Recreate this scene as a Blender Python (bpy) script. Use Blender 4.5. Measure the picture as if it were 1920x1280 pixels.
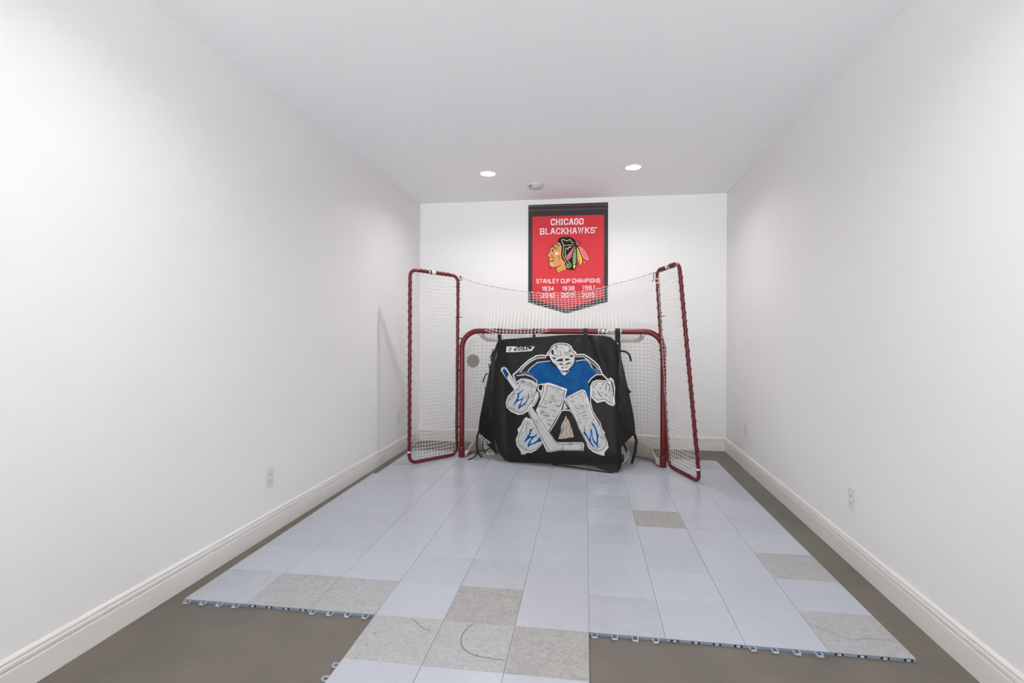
import bpy, bmesh, math, random
from mathutils import Vector, Matrix, noise
from mathutils.geometry import delaunay_2d_cdt

for o in list(bpy.data.objects): bpy.data.objects.remove(o)
sc = bpy.context.scene
COL = sc.collection
random.seed(4)

# ------------------------------------------------------------------ camera
F, YAW, CY, CH, ROLL = 981.94, math.radians(8.7508), 620.69, 1.2394, math.radians(.2)
WL, WR, WB, H = -1.9407, 1.3767, 5.7254, 2.6833      # left, right, back wall, ceiling
YF = -3.8                                            # unseen end behind the camera, left open to let the world glow in
cam = bpy.data.cameras.new('camera'); camo = bpy.data.objects.new('camera', cam); COL.objects.link(camo)
cam.sensor_width = 36; cam.lens = F/1920*36; cam.shift_y = -(640-CY)/1920; cam.clip_start = .02
camo.matrix_world = Matrix.Translation((0, 0, CH)) @ Matrix.Rotation(YAW, 4, 'Z') @ Matrix.Rotation(math.pi/2, 4, 'X') @ Matrix.Rotation(ROLL, 4, 'Z')
sc.camera = camo

# ------------------------------------------------------------------ light
w = bpy.data.worlds.new('world'); sc.world = w; w.use_nodes = True
w.node_tree.nodes['Background'].inputs[0].default_value = (.97, .985, 1, 1)
# added glow through the open end, stronger from below to lift the ceiling
_n = w.node_tree.nodes; _l = w.node_tree.links
_tc = _n.new('ShaderNodeTexCoord'); _sx = _n.new('ShaderNodeSeparateXYZ'); _mr = _n.new('ShaderNodeMapRange')
_l.new(_tc.outputs['Generated'], _sx.inputs[0]); _l.new(_sx.outputs['Z'], _mr.inputs[0])
_mr.inputs[1].default_value = -.15; _mr.inputs[2].default_value = .15; _mr.inputs[3].default_value = 13.0; _mr.inputs[4].default_value = .1
_l.new(_mr.outputs[0], _n['Background'].inputs[1])
LAMP_W = 8.6
LAMPS = [(-.952, 4.706), (.346, 4.703), (-.952, 1.55), (.346, 1.55)]  # last two are unseen lamps, added to even out the brightness
sc.view_settings.view_transform = 'Standard'; sc.view_settings.look = 'None'
sc.view_settings.exposure = 0.08; sc.view_settings.gamma = 1

# ------------------------------------------------------------------ helpers
def lin(c): c /= 255; return c/12.92 if c <= .04045 else ((c+.055)/1.055)**2.4
def rgb(r, g, b): return (lin(r), lin(g), lin(b), 1)

def mat(name, col, rough=.5, metal=0, bump=0, bscale=60, mix=None, mscale=8, mlo=.4, mhi=.6, spec=.5, detail=4, stretch=None, emit=None):
    m = bpy.data.materials.new(name); m.use_nodes = True
    nt = m.node_tree; N = nt.nodes; L = nt.links; b = N['Principled BSDF']
    b.inputs['Base Color'].default_value = col; b.inputs['Roughness'].default_value = rough
    b.inputs['Metallic'].default_value = metal; b.inputs['Specular IOR Level'].default_value = spec
    tc = N.new('ShaderNodeTexCoord'); src = tc.outputs['Object']
    if stretch:
        mp = N.new('ShaderNodeMapping'); mp.inputs['Scale'].default_value = stretch; L.new(src, mp.inputs[0]); src = mp.outputs[0]
    if mix is not None:
        n = N.new('ShaderNodeTexNoise'); n.inputs['Scale'].default_value = mscale; n.inputs['Detail'].default_value = detail
        L.new(src, n.inputs['Vector'])
        r = N.new('ShaderNodeValToRGB'); r.color_ramp.elements[0].position = mlo; r.color_ramp.elements[1].position = mhi
        r.color_ramp.elements[0].color = col; r.color_ramp.elements[1].color = mix
        L.new(n.outputs['Fac'], r.inputs[0]); L.new(r.outputs[0], b.inputs['Base Color'])
    if bump:
        n = N.new('ShaderNodeTexNoise'); n.inputs['Scale'].default_value = bscale; n.inputs['Detail'].default_value = 3
        L.new(src, n.inputs['Vector'])
        bp = N.new('ShaderNodeBump'); bp.inputs['Strength'].default_value = bump; bp.inputs['Distance'].default_value = .004
        L.new(n.outputs['Fac'], bp.inputs['Height']); L.new(bp.outputs[0], b.inputs['Normal'])
    if emit:
        b.inputs['Emission Color'].default_value = (1, .97, .93, 1); b.inputs['Emission Strength'].default_value = emit
    return m

M = dict(
    wall=mat('wall_paint', rgb(236, 235, 235), .6, bump=.06, bscale=220, spec=.25),
    ceiling=mat('ceiling_paint', rgb(249, 249, 251), .8, bump=.05, bscale=180, spec=.2),
    trim=mat('trim_paint', rgb(227, 225, 222), .4, spec=.4),
    floor=mat('floor_coating', rgb(113, 106, 97), .45, bump=.12, bscale=35, mix=rgb(104, 98, 91), mscale=3, spec=.4),
    red=mat('red_painted_steel', rgb(116, 22, 30), .36, mix=rgb(100, 18, 26), mscale=30, bump=.1, bscale=90, spec=.5),
    lace=mat('dark_lacing_cord', rgb(62, 18, 22), .7),
    blackcord=mat('black_cord', rgb(30, 28, 28), .7),
    net=mat('white_net_cord', rgb(232, 230, 227), .8, spec=.2),
    goalnet=mat('shaded_net_cord', rgb(172, 168, 163), .85, spec=.2),  # white cord, its colour greyed for the weaker light in the goal
    white=mat('white_plastic', rgb(232, 231, 228), .35),
    tape=mat('white_tape', rgb(236, 235, 230), .55, mix=rgb(150, 146, 145), mscale=60, mlo=.55, mhi=.72),
    skirt=mat('ivory_vinyl', rgb(205, 196, 182), .5, bump=.5, bscale=18, mix=rgb(180, 170, 155), mscale=9),
    cloth=mat('black_nylon', rgb(19, 19, 18), .5, bump=.2, bscale=260, mix=rgb(25, 24, 22), mscale=5, spec=.3),
    strap=mat('black_webbing', rgb(18, 18, 18), .7),
    pwhite=mat('print_white', rgb(200, 200, 199), .55, spec=.2, mix=rgb(150, 150, 150), mscale=26, mlo=.52, mhi=.75, detail=8),
    pline=mat('print_outline_white', rgb(216, 214, 211), .5),
    pblack=mat('print_black', rgb(14, 14, 14), .55, spec=.2),
    pgrey=mat('print_grey', rgb(120, 122, 124), .5),
    pblue=mat('print_blue', rgb(0, 68, 132), .55, spec=.15, mix=rgb(8, 84, 138), mscale=14),
    pblue2=mat('print_faded_blue', rgb(48, 84, 120), .55, spec=.15, mix=rgb(90, 110, 128), mscale=50),
    ppale=mat('print_pale_blue', rgb(178, 197, 214), .5),
    ppink=mat('print_pink', rgb(200, 178, 175), .5),
    straw=mat('crumpled_lining', rgb(196, 180, 164), .6, mix=rgb(120, 105, 95), mscale=50, mlo=.5, mhi=.62, stretch=(3, 1, .5)),
    bblack=mat('banner_black', rgb(38, 36, 37), .6, bump=.1, bscale=300),
    bhem=mat('banner_hem', rgb(46, 28, 32), .6),
    bred=mat('banner_red', rgb(216, 34, 48), .6, bump=.1, bscale=300, mix=rgb(212, 40, 50), mscale=6),
    bwhite=mat('banner_white', rgb(244, 236, 238), .6),
    stitch=mat('banner_stitch', rgb(168, 150, 152), .7),
    skin=mat('banner_tan', rgb(219, 152, 78), .6),
    skin2=mat('banner_light_tan', rgb(234, 178, 120), .6),
    cream=mat('banner_cream', rgb(232, 220, 160), .6),
    green=mat('banner_green', rgb(72, 132, 104), .6),
    yellow=mat('banner_yellow', rgb(240, 204, 60), .6),
    rose=mat('banner_rose', rgb(214, 88, 104), .6),
    salmon=mat('banner_salmon', rgb(240, 130, 122), .6),
    orange=mat('banner_orange', rgb(228, 98, 40), .6),
    slot=mat('dark_slot', rgb(35, 35, 36), .8),
    plate=mat('grey_cover_plate', rgb(150, 141, 140), .5, mix=rgb(138, 130, 128), mscale=20),
    edge=mat('tile_edge_plastic', rgb(134, 147, 164), .45),
    loop=mat('tile_loop_plastic', rgb(190, 199, 212), .4),
    crack=mat('tile_crack', rgb(112, 107, 99), .8),
    scratch=mat('tile_scratch', rgb(138, 136, 133), .8),
    lens=mat('lamp_lens', rgb(255, 250, 242), .4, emit=14),
    outlet=mat('outlet_plastic', rgb(221, 221, 218), .45),
    detector=mat('detector_plastic', rgb(205, 204, 203), .5),
)

def tile_material(name, base, wear, amount):
    m = bpy.data.materials.new(name); m.use_nodes = True
    nt = m.node_tree; N = nt.nodes; L = nt.links; b = N['Principled BSDF']
    tc = N.new('ShaderNodeTexCoord'); oi = N.new('ShaderNodeObjectInfo')
    ad = N.new('ShaderNodeVectorMath'); ad.operation = 'MULTIPLY_ADD'
    L.new(tc.outputs['Object'], ad.inputs[0]); ad.inputs[1].default_value = (1, 1, 1)
    sx = N.new('ShaderNodeVectorMath'); sx.operation = 'SCALE'; sx.inputs[0].default_value = (17, 31, 0); L.new(oi.outputs['Random'], sx.inputs['Scale'])
    L.new(sx.outputs[0], ad.inputs[2])
    # broad scuffing, swirled
    n1 = N.new('ShaderNodeTexNoise'); n1.inputs['Scale'].default_value = 9 if amount < .9 else 26; n1.inputs['Detail'].default_value = 8; n1.inputs['Distortion'].default_value = 1.6 if amount < .9 else 2.6
    L.new(ad.outputs[0], n1.inputs['Vector'])
    mp = N.new('ShaderNodeMapping'); mp.inputs['Scale'].default_value = (4, 60, 1); mp.inputs['Rotation'].default_value = (0, 0, .25); L.new(ad.outputs[0], mp.inputs[0])
    n2 = N.new('ShaderNodeTexNoise'); n2.inputs['Scale'].default_value = 2.2; n2.inputs['Detail'].default_value = 6; n2.inputs['Distortion'].default_value = .8
    L.new(mp.outputs[0], n2.inputs['Vector'])
    mx = N.new('ShaderNodeMath'); mx.operation = 'MULTIPLY_ADD'; mx.inputs[1].default_value = .55-.33*amount; L.new(n2.outputs['Fac'], mx.inputs[0])
    m1 = N.new('ShaderNodeMath'); m1.operation = 'MULTIPLY'; m1.inputs[1].default_value = .45+.33*amount; L.new(n1.outputs['Fac'], m1.inputs[0]); L.new(m1.outputs[0], mx.inputs[2])
    r = N.new('ShaderNodeValToRGB'); r.color_ramp.elements[0].position = .38; r.color_ramp.elements[1].position = .62
    r.color_ramp.elements[0].color = base; r.color_ramp.elements[1].color = wear
    L.new(mx.outputs[0], r.inputs[0])
    # small specks
    vo = N.new('ShaderNodeTexNoise'); vo.inputs['Scale'].default_value = 55; vo.inputs['Detail'].default_value = 1; L.new(ad.outputs[0], vo.inputs['Vector'])
    vr = N.new('ShaderNodeValToRGB'); vr.color_ramp.elements[0].position = .765; vr.color_ramp.elements[1].position = .80
    vr.color_ramp.elements[0].color = (0, 0, 0, 1); vr.color_ramp.elements[1].color = (.6, .6, .6, 1); L.new(vo.outputs['Fac'], vr.inputs[0])
    mc = N.new('ShaderNodeMix'); mc.data_type = 'RGBA'; L.new(vr.outputs[0], mc.inputs[0]); L.new(r.outputs[0], mc.inputs[6]); mc.inputs[7].default_value = rgb(120, 118, 122)
    # per-tile tone
    mr = N.new('ShaderNodeMapRange'); mr.inputs[3].default_value = .965; mr.inputs[4].default_value = 1.03; L.new(oi.outputs['Random'], mr.inputs[0])
    sc2 = N.new('ShaderNodeVectorMath'); sc2.operation = 'SCALE'; L.new(mc.outputs[2], sc2.inputs[0]); L.new(mr.outputs[0], sc2.inputs['Scale'])
    L.new(sc2.outputs[0], b.inputs['Base Color'])
    rr = N.new('ShaderNodeMapRange'); rr.inputs[3].default_value = .18+amount*.2; rr.inputs[4].default_value = .26+amount*.3; L.new(mx.outputs[0], rr.inputs[0]); L.new(rr.outputs[0], b.inputs['Roughness'])
    bp = N.new('ShaderNodeBump'); bp.inputs['Strength'].default_value = .04+amount*.16; bp.inputs['Distance'].default_value = .002
    L.new(mx.outputs[0], bp.inputs['Height']); L.new(bp.outputs[0], b.inputs['Normal'])
    return m
M['tile'] = tile_material('tile_plastic', rgb(179, 184, 194), rgb(183, 187, 197), 0)
M['tile_mild'] = tile_material('tile_plastic_faded', rgb(179, 183, 191), rgb(170, 174, 183), .5)
M['tile_worn'] = tile_material('tile_plastic_scuffed', rgb(176, 176, 178), rgb(160, 160, 161), 1)
M['tile_worn_dark'] = tile_material('tile_plastic_heavily_scuffed', rgb(169, 168, 166), rgb(149, 148, 146), 1)

# rays of the photograph, used only to read off sizes and places
_a, _r = YAW, ROLL
def ray(px, py):
    u, v = px-960, py-CY
    c, s = math.cos(_r), math.sin(_r)
    u, v = u*c+v*s, -u*s+v*c
    u /= F; v /= F
    return Vector((u*math.cos(_a)-math.sin(_a), u*math.sin(_a)+math.cos(_a), -v))
O = Vector((0, 0, CH))
def onz(px, py, z): d = ray(px, py); return O+d*((z-CH)/d.z)
def onx(px, py, x): d = ray(px, py); return O+d*(x/d.x)
def ony(px, py, y): d = ray(px, py); return O+d*(y/d.y)

def setp(o, label=None, cat=None, group=None, kind=None):
    if label: o['label'] = label
    if cat: o['category'] = cat
    if group: o['group'] = group
    if kind: o['kind'] = kind
    return o
def empty(name, loc, rz=0):
    o = bpy.data.objects.new(name, None); COL.objects.link(o); o.location = loc; o.rotation_euler.z = rz
    o.empty_display_size = .1
    return o

class MB:
    """collects geometry in world coordinates"""
    def __init__(s): s.v = []; s.f = []; s.m = []; s.mats = []
    def mi(s, k):
        if k not in s.mats: s.mats.append(k)
        return s.mats.index(k)
    def add(s, vs, fs, k):
        b = len(s.v); i = s.mi(k)
        s.v += [Vector(p) for p in vs]; s.f += [[b+q for q in f] for f in fs]; s.m += [i]*len(fs)
    def box(s, lo, hi, k, mtx=None):
        x0, y0, z0 = lo; x1, y1, z1 = hi
        vs = [Vector(p) for p in ((x0,y0,z0),(x1,y0,z0),(x1,y1,z0),(x0,y1,z0),(x0,y0,z1),(x1,y0,z1),(x1,y1,z1),(x0,y1,z1))]
        if mtx: vs = [mtx@p for p in vs]
        s.add(vs, [(0,3,2,1),(4,5,6,7),(0,1,5,4),(1,2,6,5),(2,3,7,6),(3,0,4,7)], k)
    def tube(s, pts, r, k, n=10, closed=False, cap=True, flat=None):
        pts = [Vector(p) for p in pts]; m = len(pts)
        if m < 2: return
        tang = []
        for i in range(m):
            if closed: t = pts[(i+1) % m]-pts[i-1]
            else: t = pts[min(i+1, m-1)]-pts[max(i-1, 0)]
            if t.length < 1e-9: t = Vector((0, 0, 1))
            tang.append(t.normalized())
        up = Vector((0, 0, 1)) if abs(tang[0].z) < .9 else Vector((1, 0, 0))
        nrm = (up-tang[0]*up.dot(tang[0])).normalized()
        vs = []
        for i in range(m):
            nrm = (nrm-tang[i]*nrm.dot(tang[i]))
            if nrm.length < 1e-6: nrm = Vector((1, 0, 0))
            nrm.normalize(); bn = tang[i].cross(nrm)
            rr = r[i] if isinstance(r, (list, tuple)) else r
            for q in range(n):
                a = 2*math.pi*(q+.5)/n
                vs.append(pts[i]+nrm*(math.cos(a)*rr)+bn*(math.sin(a)*rr*(flat or 1)))
        fs = []
        rng = m if closed else m-1
        for i in range(rng):
            for q in range(n):
                a = i*n+q; b = i*n+(q+1) % n; c = ((i+1) % m)*n+(q+1) % n; d = ((i+1) % m)*n+q
                fs.append((a, b, c, d))
        if cap and not closed:
            fs.append(tuple(range(n-1, -1, -1))); fs.append(tuple((m-1)*n+q for q in range(n)))
        s.add(vs, fs, k)
    def lathe(s, c, prof, k, n=32, axis='Z', mtx=None):
        c = Vector(c); vs = []
        for r, h in prof:
            for q in range(n):
                a = 2*math.pi*q/n
                if axis == 'Z': p = Vector((math.cos(a)*r, math.sin(a)*r, h))
                else: p = Vector((math.cos(a)*r, h, math.sin(a)*r))
                vs.append(c+p)
        fs = []
        for i in range(len(prof)-1):
            for q in range(n):
                fs.append((i*n+q, i*n+(q+1) % n, (i+1)*n+(q+1) % n, (i+1)*n+q))
        fs.append(tuple(range(n))); fs.append(tuple((len(prof)-1)*n+q for q in range(n-1, -1, -1)))
        s.add(vs, fs, k)
    def grid(s, fn, nu, nv, k):
        vs = [fn(i/nu, j/nv) for j in range(nv+1) for i in range(nu+1)]
        fs = [(j*(nu+1)+i, j*(nu+1)+i+1, (j+1)*(nu+1)+i+1, (j+1)*(nu+1)+i) for j in range(nv) for i in range(nu)]
        s.add(vs, fs, k)
    def build(s, name, parent=None, smooth=False, origin=None, normals=True, autosmooth=None, label=None):
        """origin: world point of the object; parented objects keep world coordinates"""
        me = bpy.data.meshes.new(name)
        if parent is not None:
            inv = (Matrix.Translation(parent['_w']) @ Matrix.Rotation(parent['_r'], 4, 'Z')).inverted()
            org = Vector(parent['_w'])
        if origin is None:
            n = len(s.v); lo = Vector([min(p[i] for p in s.v) for i in range(3)]); hi = Vector([max(p[i] for p in s.v) for i in range(3)])
            origin = Vector(((lo.x+hi.x)/2, (lo.y+hi.y)/2, lo.z))
        origin = Vector(origin)
        rot = parent['_r'] if parent is not None else 0
        R = Matrix.Rotation(-rot, 4, 'Z')
        me.from_pydata([R@(p-origin) for p in s.v], [], s.f)
        for k in s.mats: me.materials.append(M[k])
        for p, i in zip(me.polygons, s.m): p.material_index = i
        if smooth: me.polygons.foreach_set('use_smooth', [True]*len(me.polygons))
        if normals:
            bm = bmesh.new(); bm.from_mesh(me); bmesh.ops.recalc_face_normals(bm, faces=bm.faces); bm.to_mesh(me); bm.free()
        me.update()
        o = bpy.data.objects.new(name, me); COL.objects.link(o)
        if parent is not None:
            o.parent = parent; o.location = inv@origin
        else: o.location = origin
        o['_w'] = tuple(origin); o['_r'] = rot
        if label: o['label'] = label
        return o
def root(name, loc, label, cat, group=None, rz=0):
    o = empty(name, loc, rz); o['_w'] = tuple(loc); o['_r'] = rz
    return setp(o, label, cat, group)
def bevel(o, wd=.002, seg=2):
    b = o.modifiers.new('bevel', 'BEVEL'); b.width = wd; b.segments = seg; b.limit_method = 'ANGLE'
def smooth_by_angle(o, ang=40):
    me = o.data; bm = bmesh.new(); bm.from_mesh(me)
    for e in bm.edges:
        e.smooth = not (len(e.link_faces) == 2 and e.calc_face_angle(0) > math.radians(ang))
    for f in bm.faces: f.smooth = True
    bm.to_mesh(me); bm.free()

# ------------------------------------------------------------------ room shell
def slab(name, lo, hi, k):
    b = MB(); b.box(lo, hi, k); o = b.build(name); o['kind'] = 'structure'; return o
T = .12
slab('floor', (WL-T, YF, -.12), (WR+T, WB+T, 0), 'floor')
slab('ceiling', (WL-T, YF, H), (WR+T, WB+T, H+.12), 'ceiling')
slab('wall_left', (WL-T, YF, 0), (WL, WB+T, H), 'wall')
slab('wall_right', (WR, YF, 0), (WR+T, WB+T, H), 'wall')
slab('wall_back', (WL, WB, 0), (WR, WB+T, H), 'wall')
PROF = [(0, 0), (.015, 0), (.015, .091), (.0142, .0935), (.0085, .095), (.0085, .098), (.0125, .101), (.0135, .104), (.0135, .114), (.012, .117), (.0075, .119), (.0075, .122), (.011, .1245), (.0105, .129), (.007, .1345), (.003, .1385), (0, .139)]
def baseboard(name, a, b, n):
    a = Vector(a); b = Vector(b); n = Vector(n); m = MB(); k = len(PROF)
    vs = [p+n*x+Vector((0, 0, z)) for p in (a, b) for x, z in PROF]
    fs = [(i, (i+1) % k, k+(i+1) % k, k+i) for i in range(k)]+[tuple(range(k)), tuple(range(2*k-1, k-1, -1))]
    m.add(vs, fs, 'trim'); o = m.build(name); o['kind'] = 'structure'
    # mitre handled by overlap of the back board between the side boards
baseboard('baseboard_left', (WL, YF, 0), (WL, WB, 0), (1, 0, 0))
baseboard('baseboard_right', (WR, YF, 0), (WR, WB, 0), (-1, 0, 0))
baseboard('baseboard_back', (WL+.015, WB, 0), (WR-.015, WB, 0), (0, -1, 0))

# ------------------------------------------------------------------ recessed ceiling lights
LBL = ['round recessed ceiling light, lit, left of the two before the back wall',
       'round recessed ceiling light, lit, right of the two before the back wall',
       'added unseen fill light, built as a recessed ceiling light over the left front of the room, above the camera',
       'added unseen fill light, built as a recessed ceiling light over the right front of the room, above the camera']
for i, (x, y) in enumerate(LAMPS):
    t = root('recessed_light', (x, y, H), LBL[i], 'ceiling light', 'recessed ceiling lights')
    b = MB(); b.lathe((x, y, H), [(.088, 0), (.088, -.003), (.080, -.007), (.068, -.007), (.066, -.004), (.066, 0)], 'white', 40)
    o = b.build('trim_ring', t, smooth=True)
    b = MB(); b.lathe((x, y, H), [(.066, 0), (.066, -.0042), (.04, -.0050), (.01, -.0052)], 'lens', 40)
    b.build('lens', t, smooth=True)
    ld = bpy.data.lights.new('lamp', 'AREA'); ld.shape = 'DISK'; ld.size = .12; ld.energy = LAMP_W; ld.spread = math.radians(150); ld.color = (1, .975, .94)
    lo = bpy.data.objects.new('lamp', ld); COL.objects.link(lo); lo.parent = t; lo.location = (0, 0, -.012)

# smoke detector
x, y = -.563, 5.152
t = root('smoke_detector', (x, y, H), 'round white smoke detector on the ceiling near the banner', 'smoke detector')
b = MB(); b.lathe((x, y, H), [(.088, 0), (.088, -.006), (.084, -.012), (.075, -.014)], 'detector', 40); smooth_by_angle(b.build('base_plate', t))
b = MB(); b.lathe((x, y, H), [(.075, -.014), (.074, -.022), (.066, -.032), (.052, -.036), (.050, -.033), (.038, -.033), (.036, -.037), (.01, -.038)], 'detector', 40); smooth_by_angle(b.build('sensor_cover', t), 25)
b = MB(); b.box((x-.055, y-.071, H-.028), (x-.03, y-.055, H-.022), 'slot'); b.build('vent_slot', t)

# power outlets
def outlet(y, z, side, label):
    x = WL if side < 0 else WR; n = -side
    t = root('power_outlet', (x, y, z-.06), label, 'power outlet', 'duplex power outlets')
    def X(a, c): return (min(x+n*a, x+n*c), max(x+n*a, x+n*c))
    a, c = X(0, .005)
    b = MB(); b.box((a, y-.038, z-.06), (c, y+.038, z+.06), 'outlet'); o = b.build('cover_plate', t); bevel(o, .003, 3)
    for dz in (-.02, .02):
        a, c = X(.004, .0075); b = MB(); b.box((a, y-.0165, z+dz-.0155), (c, y+.0165, z+dz+.0155), 'outlet'); o = b.build('receptacle', t); bevel(o, .006, 3)
        a, c = X(.0070, .0080)
        b = MB()
        for dy, hh in ((-.006, .0045), (.006, .0038)): b.box((a, y+dy-.0012, z+dz+.001-hh+.002), (c, y+dy+.0012, z+dz+.003+hh), 'slot')
        b.box((a, y-.0022, z+dz-.011), (c, y+.0022, z+dz-.0065), 'slot')
        b.build('socket_slots', o)
    a, c = X(.005, .0062); b = MB(); b.box((a, y-.003, z-.003), (c, y+.003, z+.003), 'tape'); b.build('screw', t)
outlet(2.924, .347, -1, 'white power outlet on the left wall nearest the camera')
outlet(5.052, .358, -1, 'white power outlet low on the left wall beside the netted side frame')
outlet(3.05, .347, 1, 'white power outlet on the right wall nearest the camera')
outlet(5.01, .352, 1, 'white power outlet low on the right wall near the back corner')

# round plate on the back wall, seen through the goal net
t = root('cover_plate', (-1.321, WB, .908), 'round grey cover plate on the back wall, seen through the goal net', 'wall plate')
b = MB(); b.lathe((-1.321, WB, .908), [(.071, 0), (.071, -.006), (.067, -.010), (.02, -.011)], 'plate', 40, axis='Y'); smooth_by_angle(b.build('plate_disc', t))
b = MB(); b.lathe((-1.321, WB-.0105, .908), [(.006, 0), (.006, -.002), (.003, -.003)], 'slot', 12, axis='Y'); b.build('centre_screw', t)

# ------------------------------------------------------------------ interlocking tile floor
TS, TH = .3048, .013
MX, MY, MR = -1.8393, 2.1369, math.radians(.761)
def mp(i, j, z=0):
    x, y = i*TS, j*TS; return Vector((MX+x*math.cos(MR)-y*math.sin(MR), MY+x*math.sin(MR)+y*math.cos(MR), z))
fm = root('sports_tile_floor', mp(0, 0), 'pale blue grey interlocking plastic tile floor laid over the brown floor', 'tile floor', rz=MR)
MRM = Matrix.Rotation(MR, 4, 'Z')
worn = {(0, 0): 'tile_mild', (1, 0): 'tile_worn', (2, 0): 'tile_worn', (4, 0): 'tile_worn_dark', (3, -1): 'tile_worn', (4, -1): 'tile_worn', (5, -1): 'tile_worn_dark',
        (6, 0): 'tile_mild', (9, 0): 'tile_worn', (9, 2): 'tile_worn', (7, 4): 'tile_worn_dark', (6, 5): 'tile_mild', (4, 1): 'tile_mild', (5, 6): 'tile_mild', (4, 7): 'tile_mild', (5, 8): 'tile_mild', (6, 7): 'tile_mild'}
def fr(x0, y0, s, pts): return [(x0+px/s, y0+py/s) for px, py in pts]
marks = {
    (3, -1): [('crack', 1.5, fr(590, 1120, 3.623, [(657, 140), (672, 155), (690, 165), (705, 185), (735, 205), (765, 220), (800, 238)])),
              ('crack', 1.0, fr(590, 1120, 3.623, [(475, 132), (478, 153)])), ('crack', 1.3, fr(590, 1120, 3.623, [(430, 226), (412, 240), (405, 256)])),
              ('crack', 1.3, fr(590, 1120, 3.623, [(374, 302), (358, 316), (348, 334)])), ('scratch', 1.3, fr(590, 1120, 3.623, [(318, 380), (302, 388), (290, 404)])),
              ('scratch', .8, fr(590, 1120, 3.623, [(685, 350), (660, 385), (655, 410)])), ('scratch', .8, fr(590, 1120, 3.623, [(700, 352), (675, 385), (668, 408)])),
              ('scratch', .8, fr(590, 1120, 3.623, [(716, 360), (694, 385), (686, 404)]))],
    (4, -1): [('crack', 1.7, fr(590, 1120, 3.623, [(1092, 176), (1070, 183), (1040, 205), (1013, 235), (1000, 260), (994, 290), (996, 318), (1012, 346), (1036, 366), (1065, 383), (1105, 396), (1130, 403), (1180, 408), (1220, 418), (1262, 420), (1302, 425)]))],
    (7, 4): [('crack', 1.0, fr(1100, 860, 5.333, [(682, 514), (740, 545), (790, 565), (865, 600)])), ('scratch', .8, fr(1100, 860, 5.333, [(760, 565), (870, 607)]))],
    (9, 0): [('crack', 1.0, fr(1060, 1040, 2.743, [(1255, 352), (1300, 370), (1380, 405), (1440, 430), (1500, 438), (1550, 428), (1610, 434), (1685, 442)]))],
    (9, 1): [('scratch', .8, fr(1060, 1040, 2.743, [(1345, 180), (1332, 212), (1300, 235)]))],
}
FRONT = {(0, 0): 'loop', (1, 0): 'slot', (2, 0): 'loop', (6, 0): 'loop', (7, 0): 'slot', (8, 0): 'loop', (9, 0): 'slot'}
LEFT = {(3, -2): 'loop'}
cells = [(i, j) for j in range(10) for i in range(10)]+[(i, j) for j in (-1, -2) for i in (3, 4, 5)]
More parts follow.
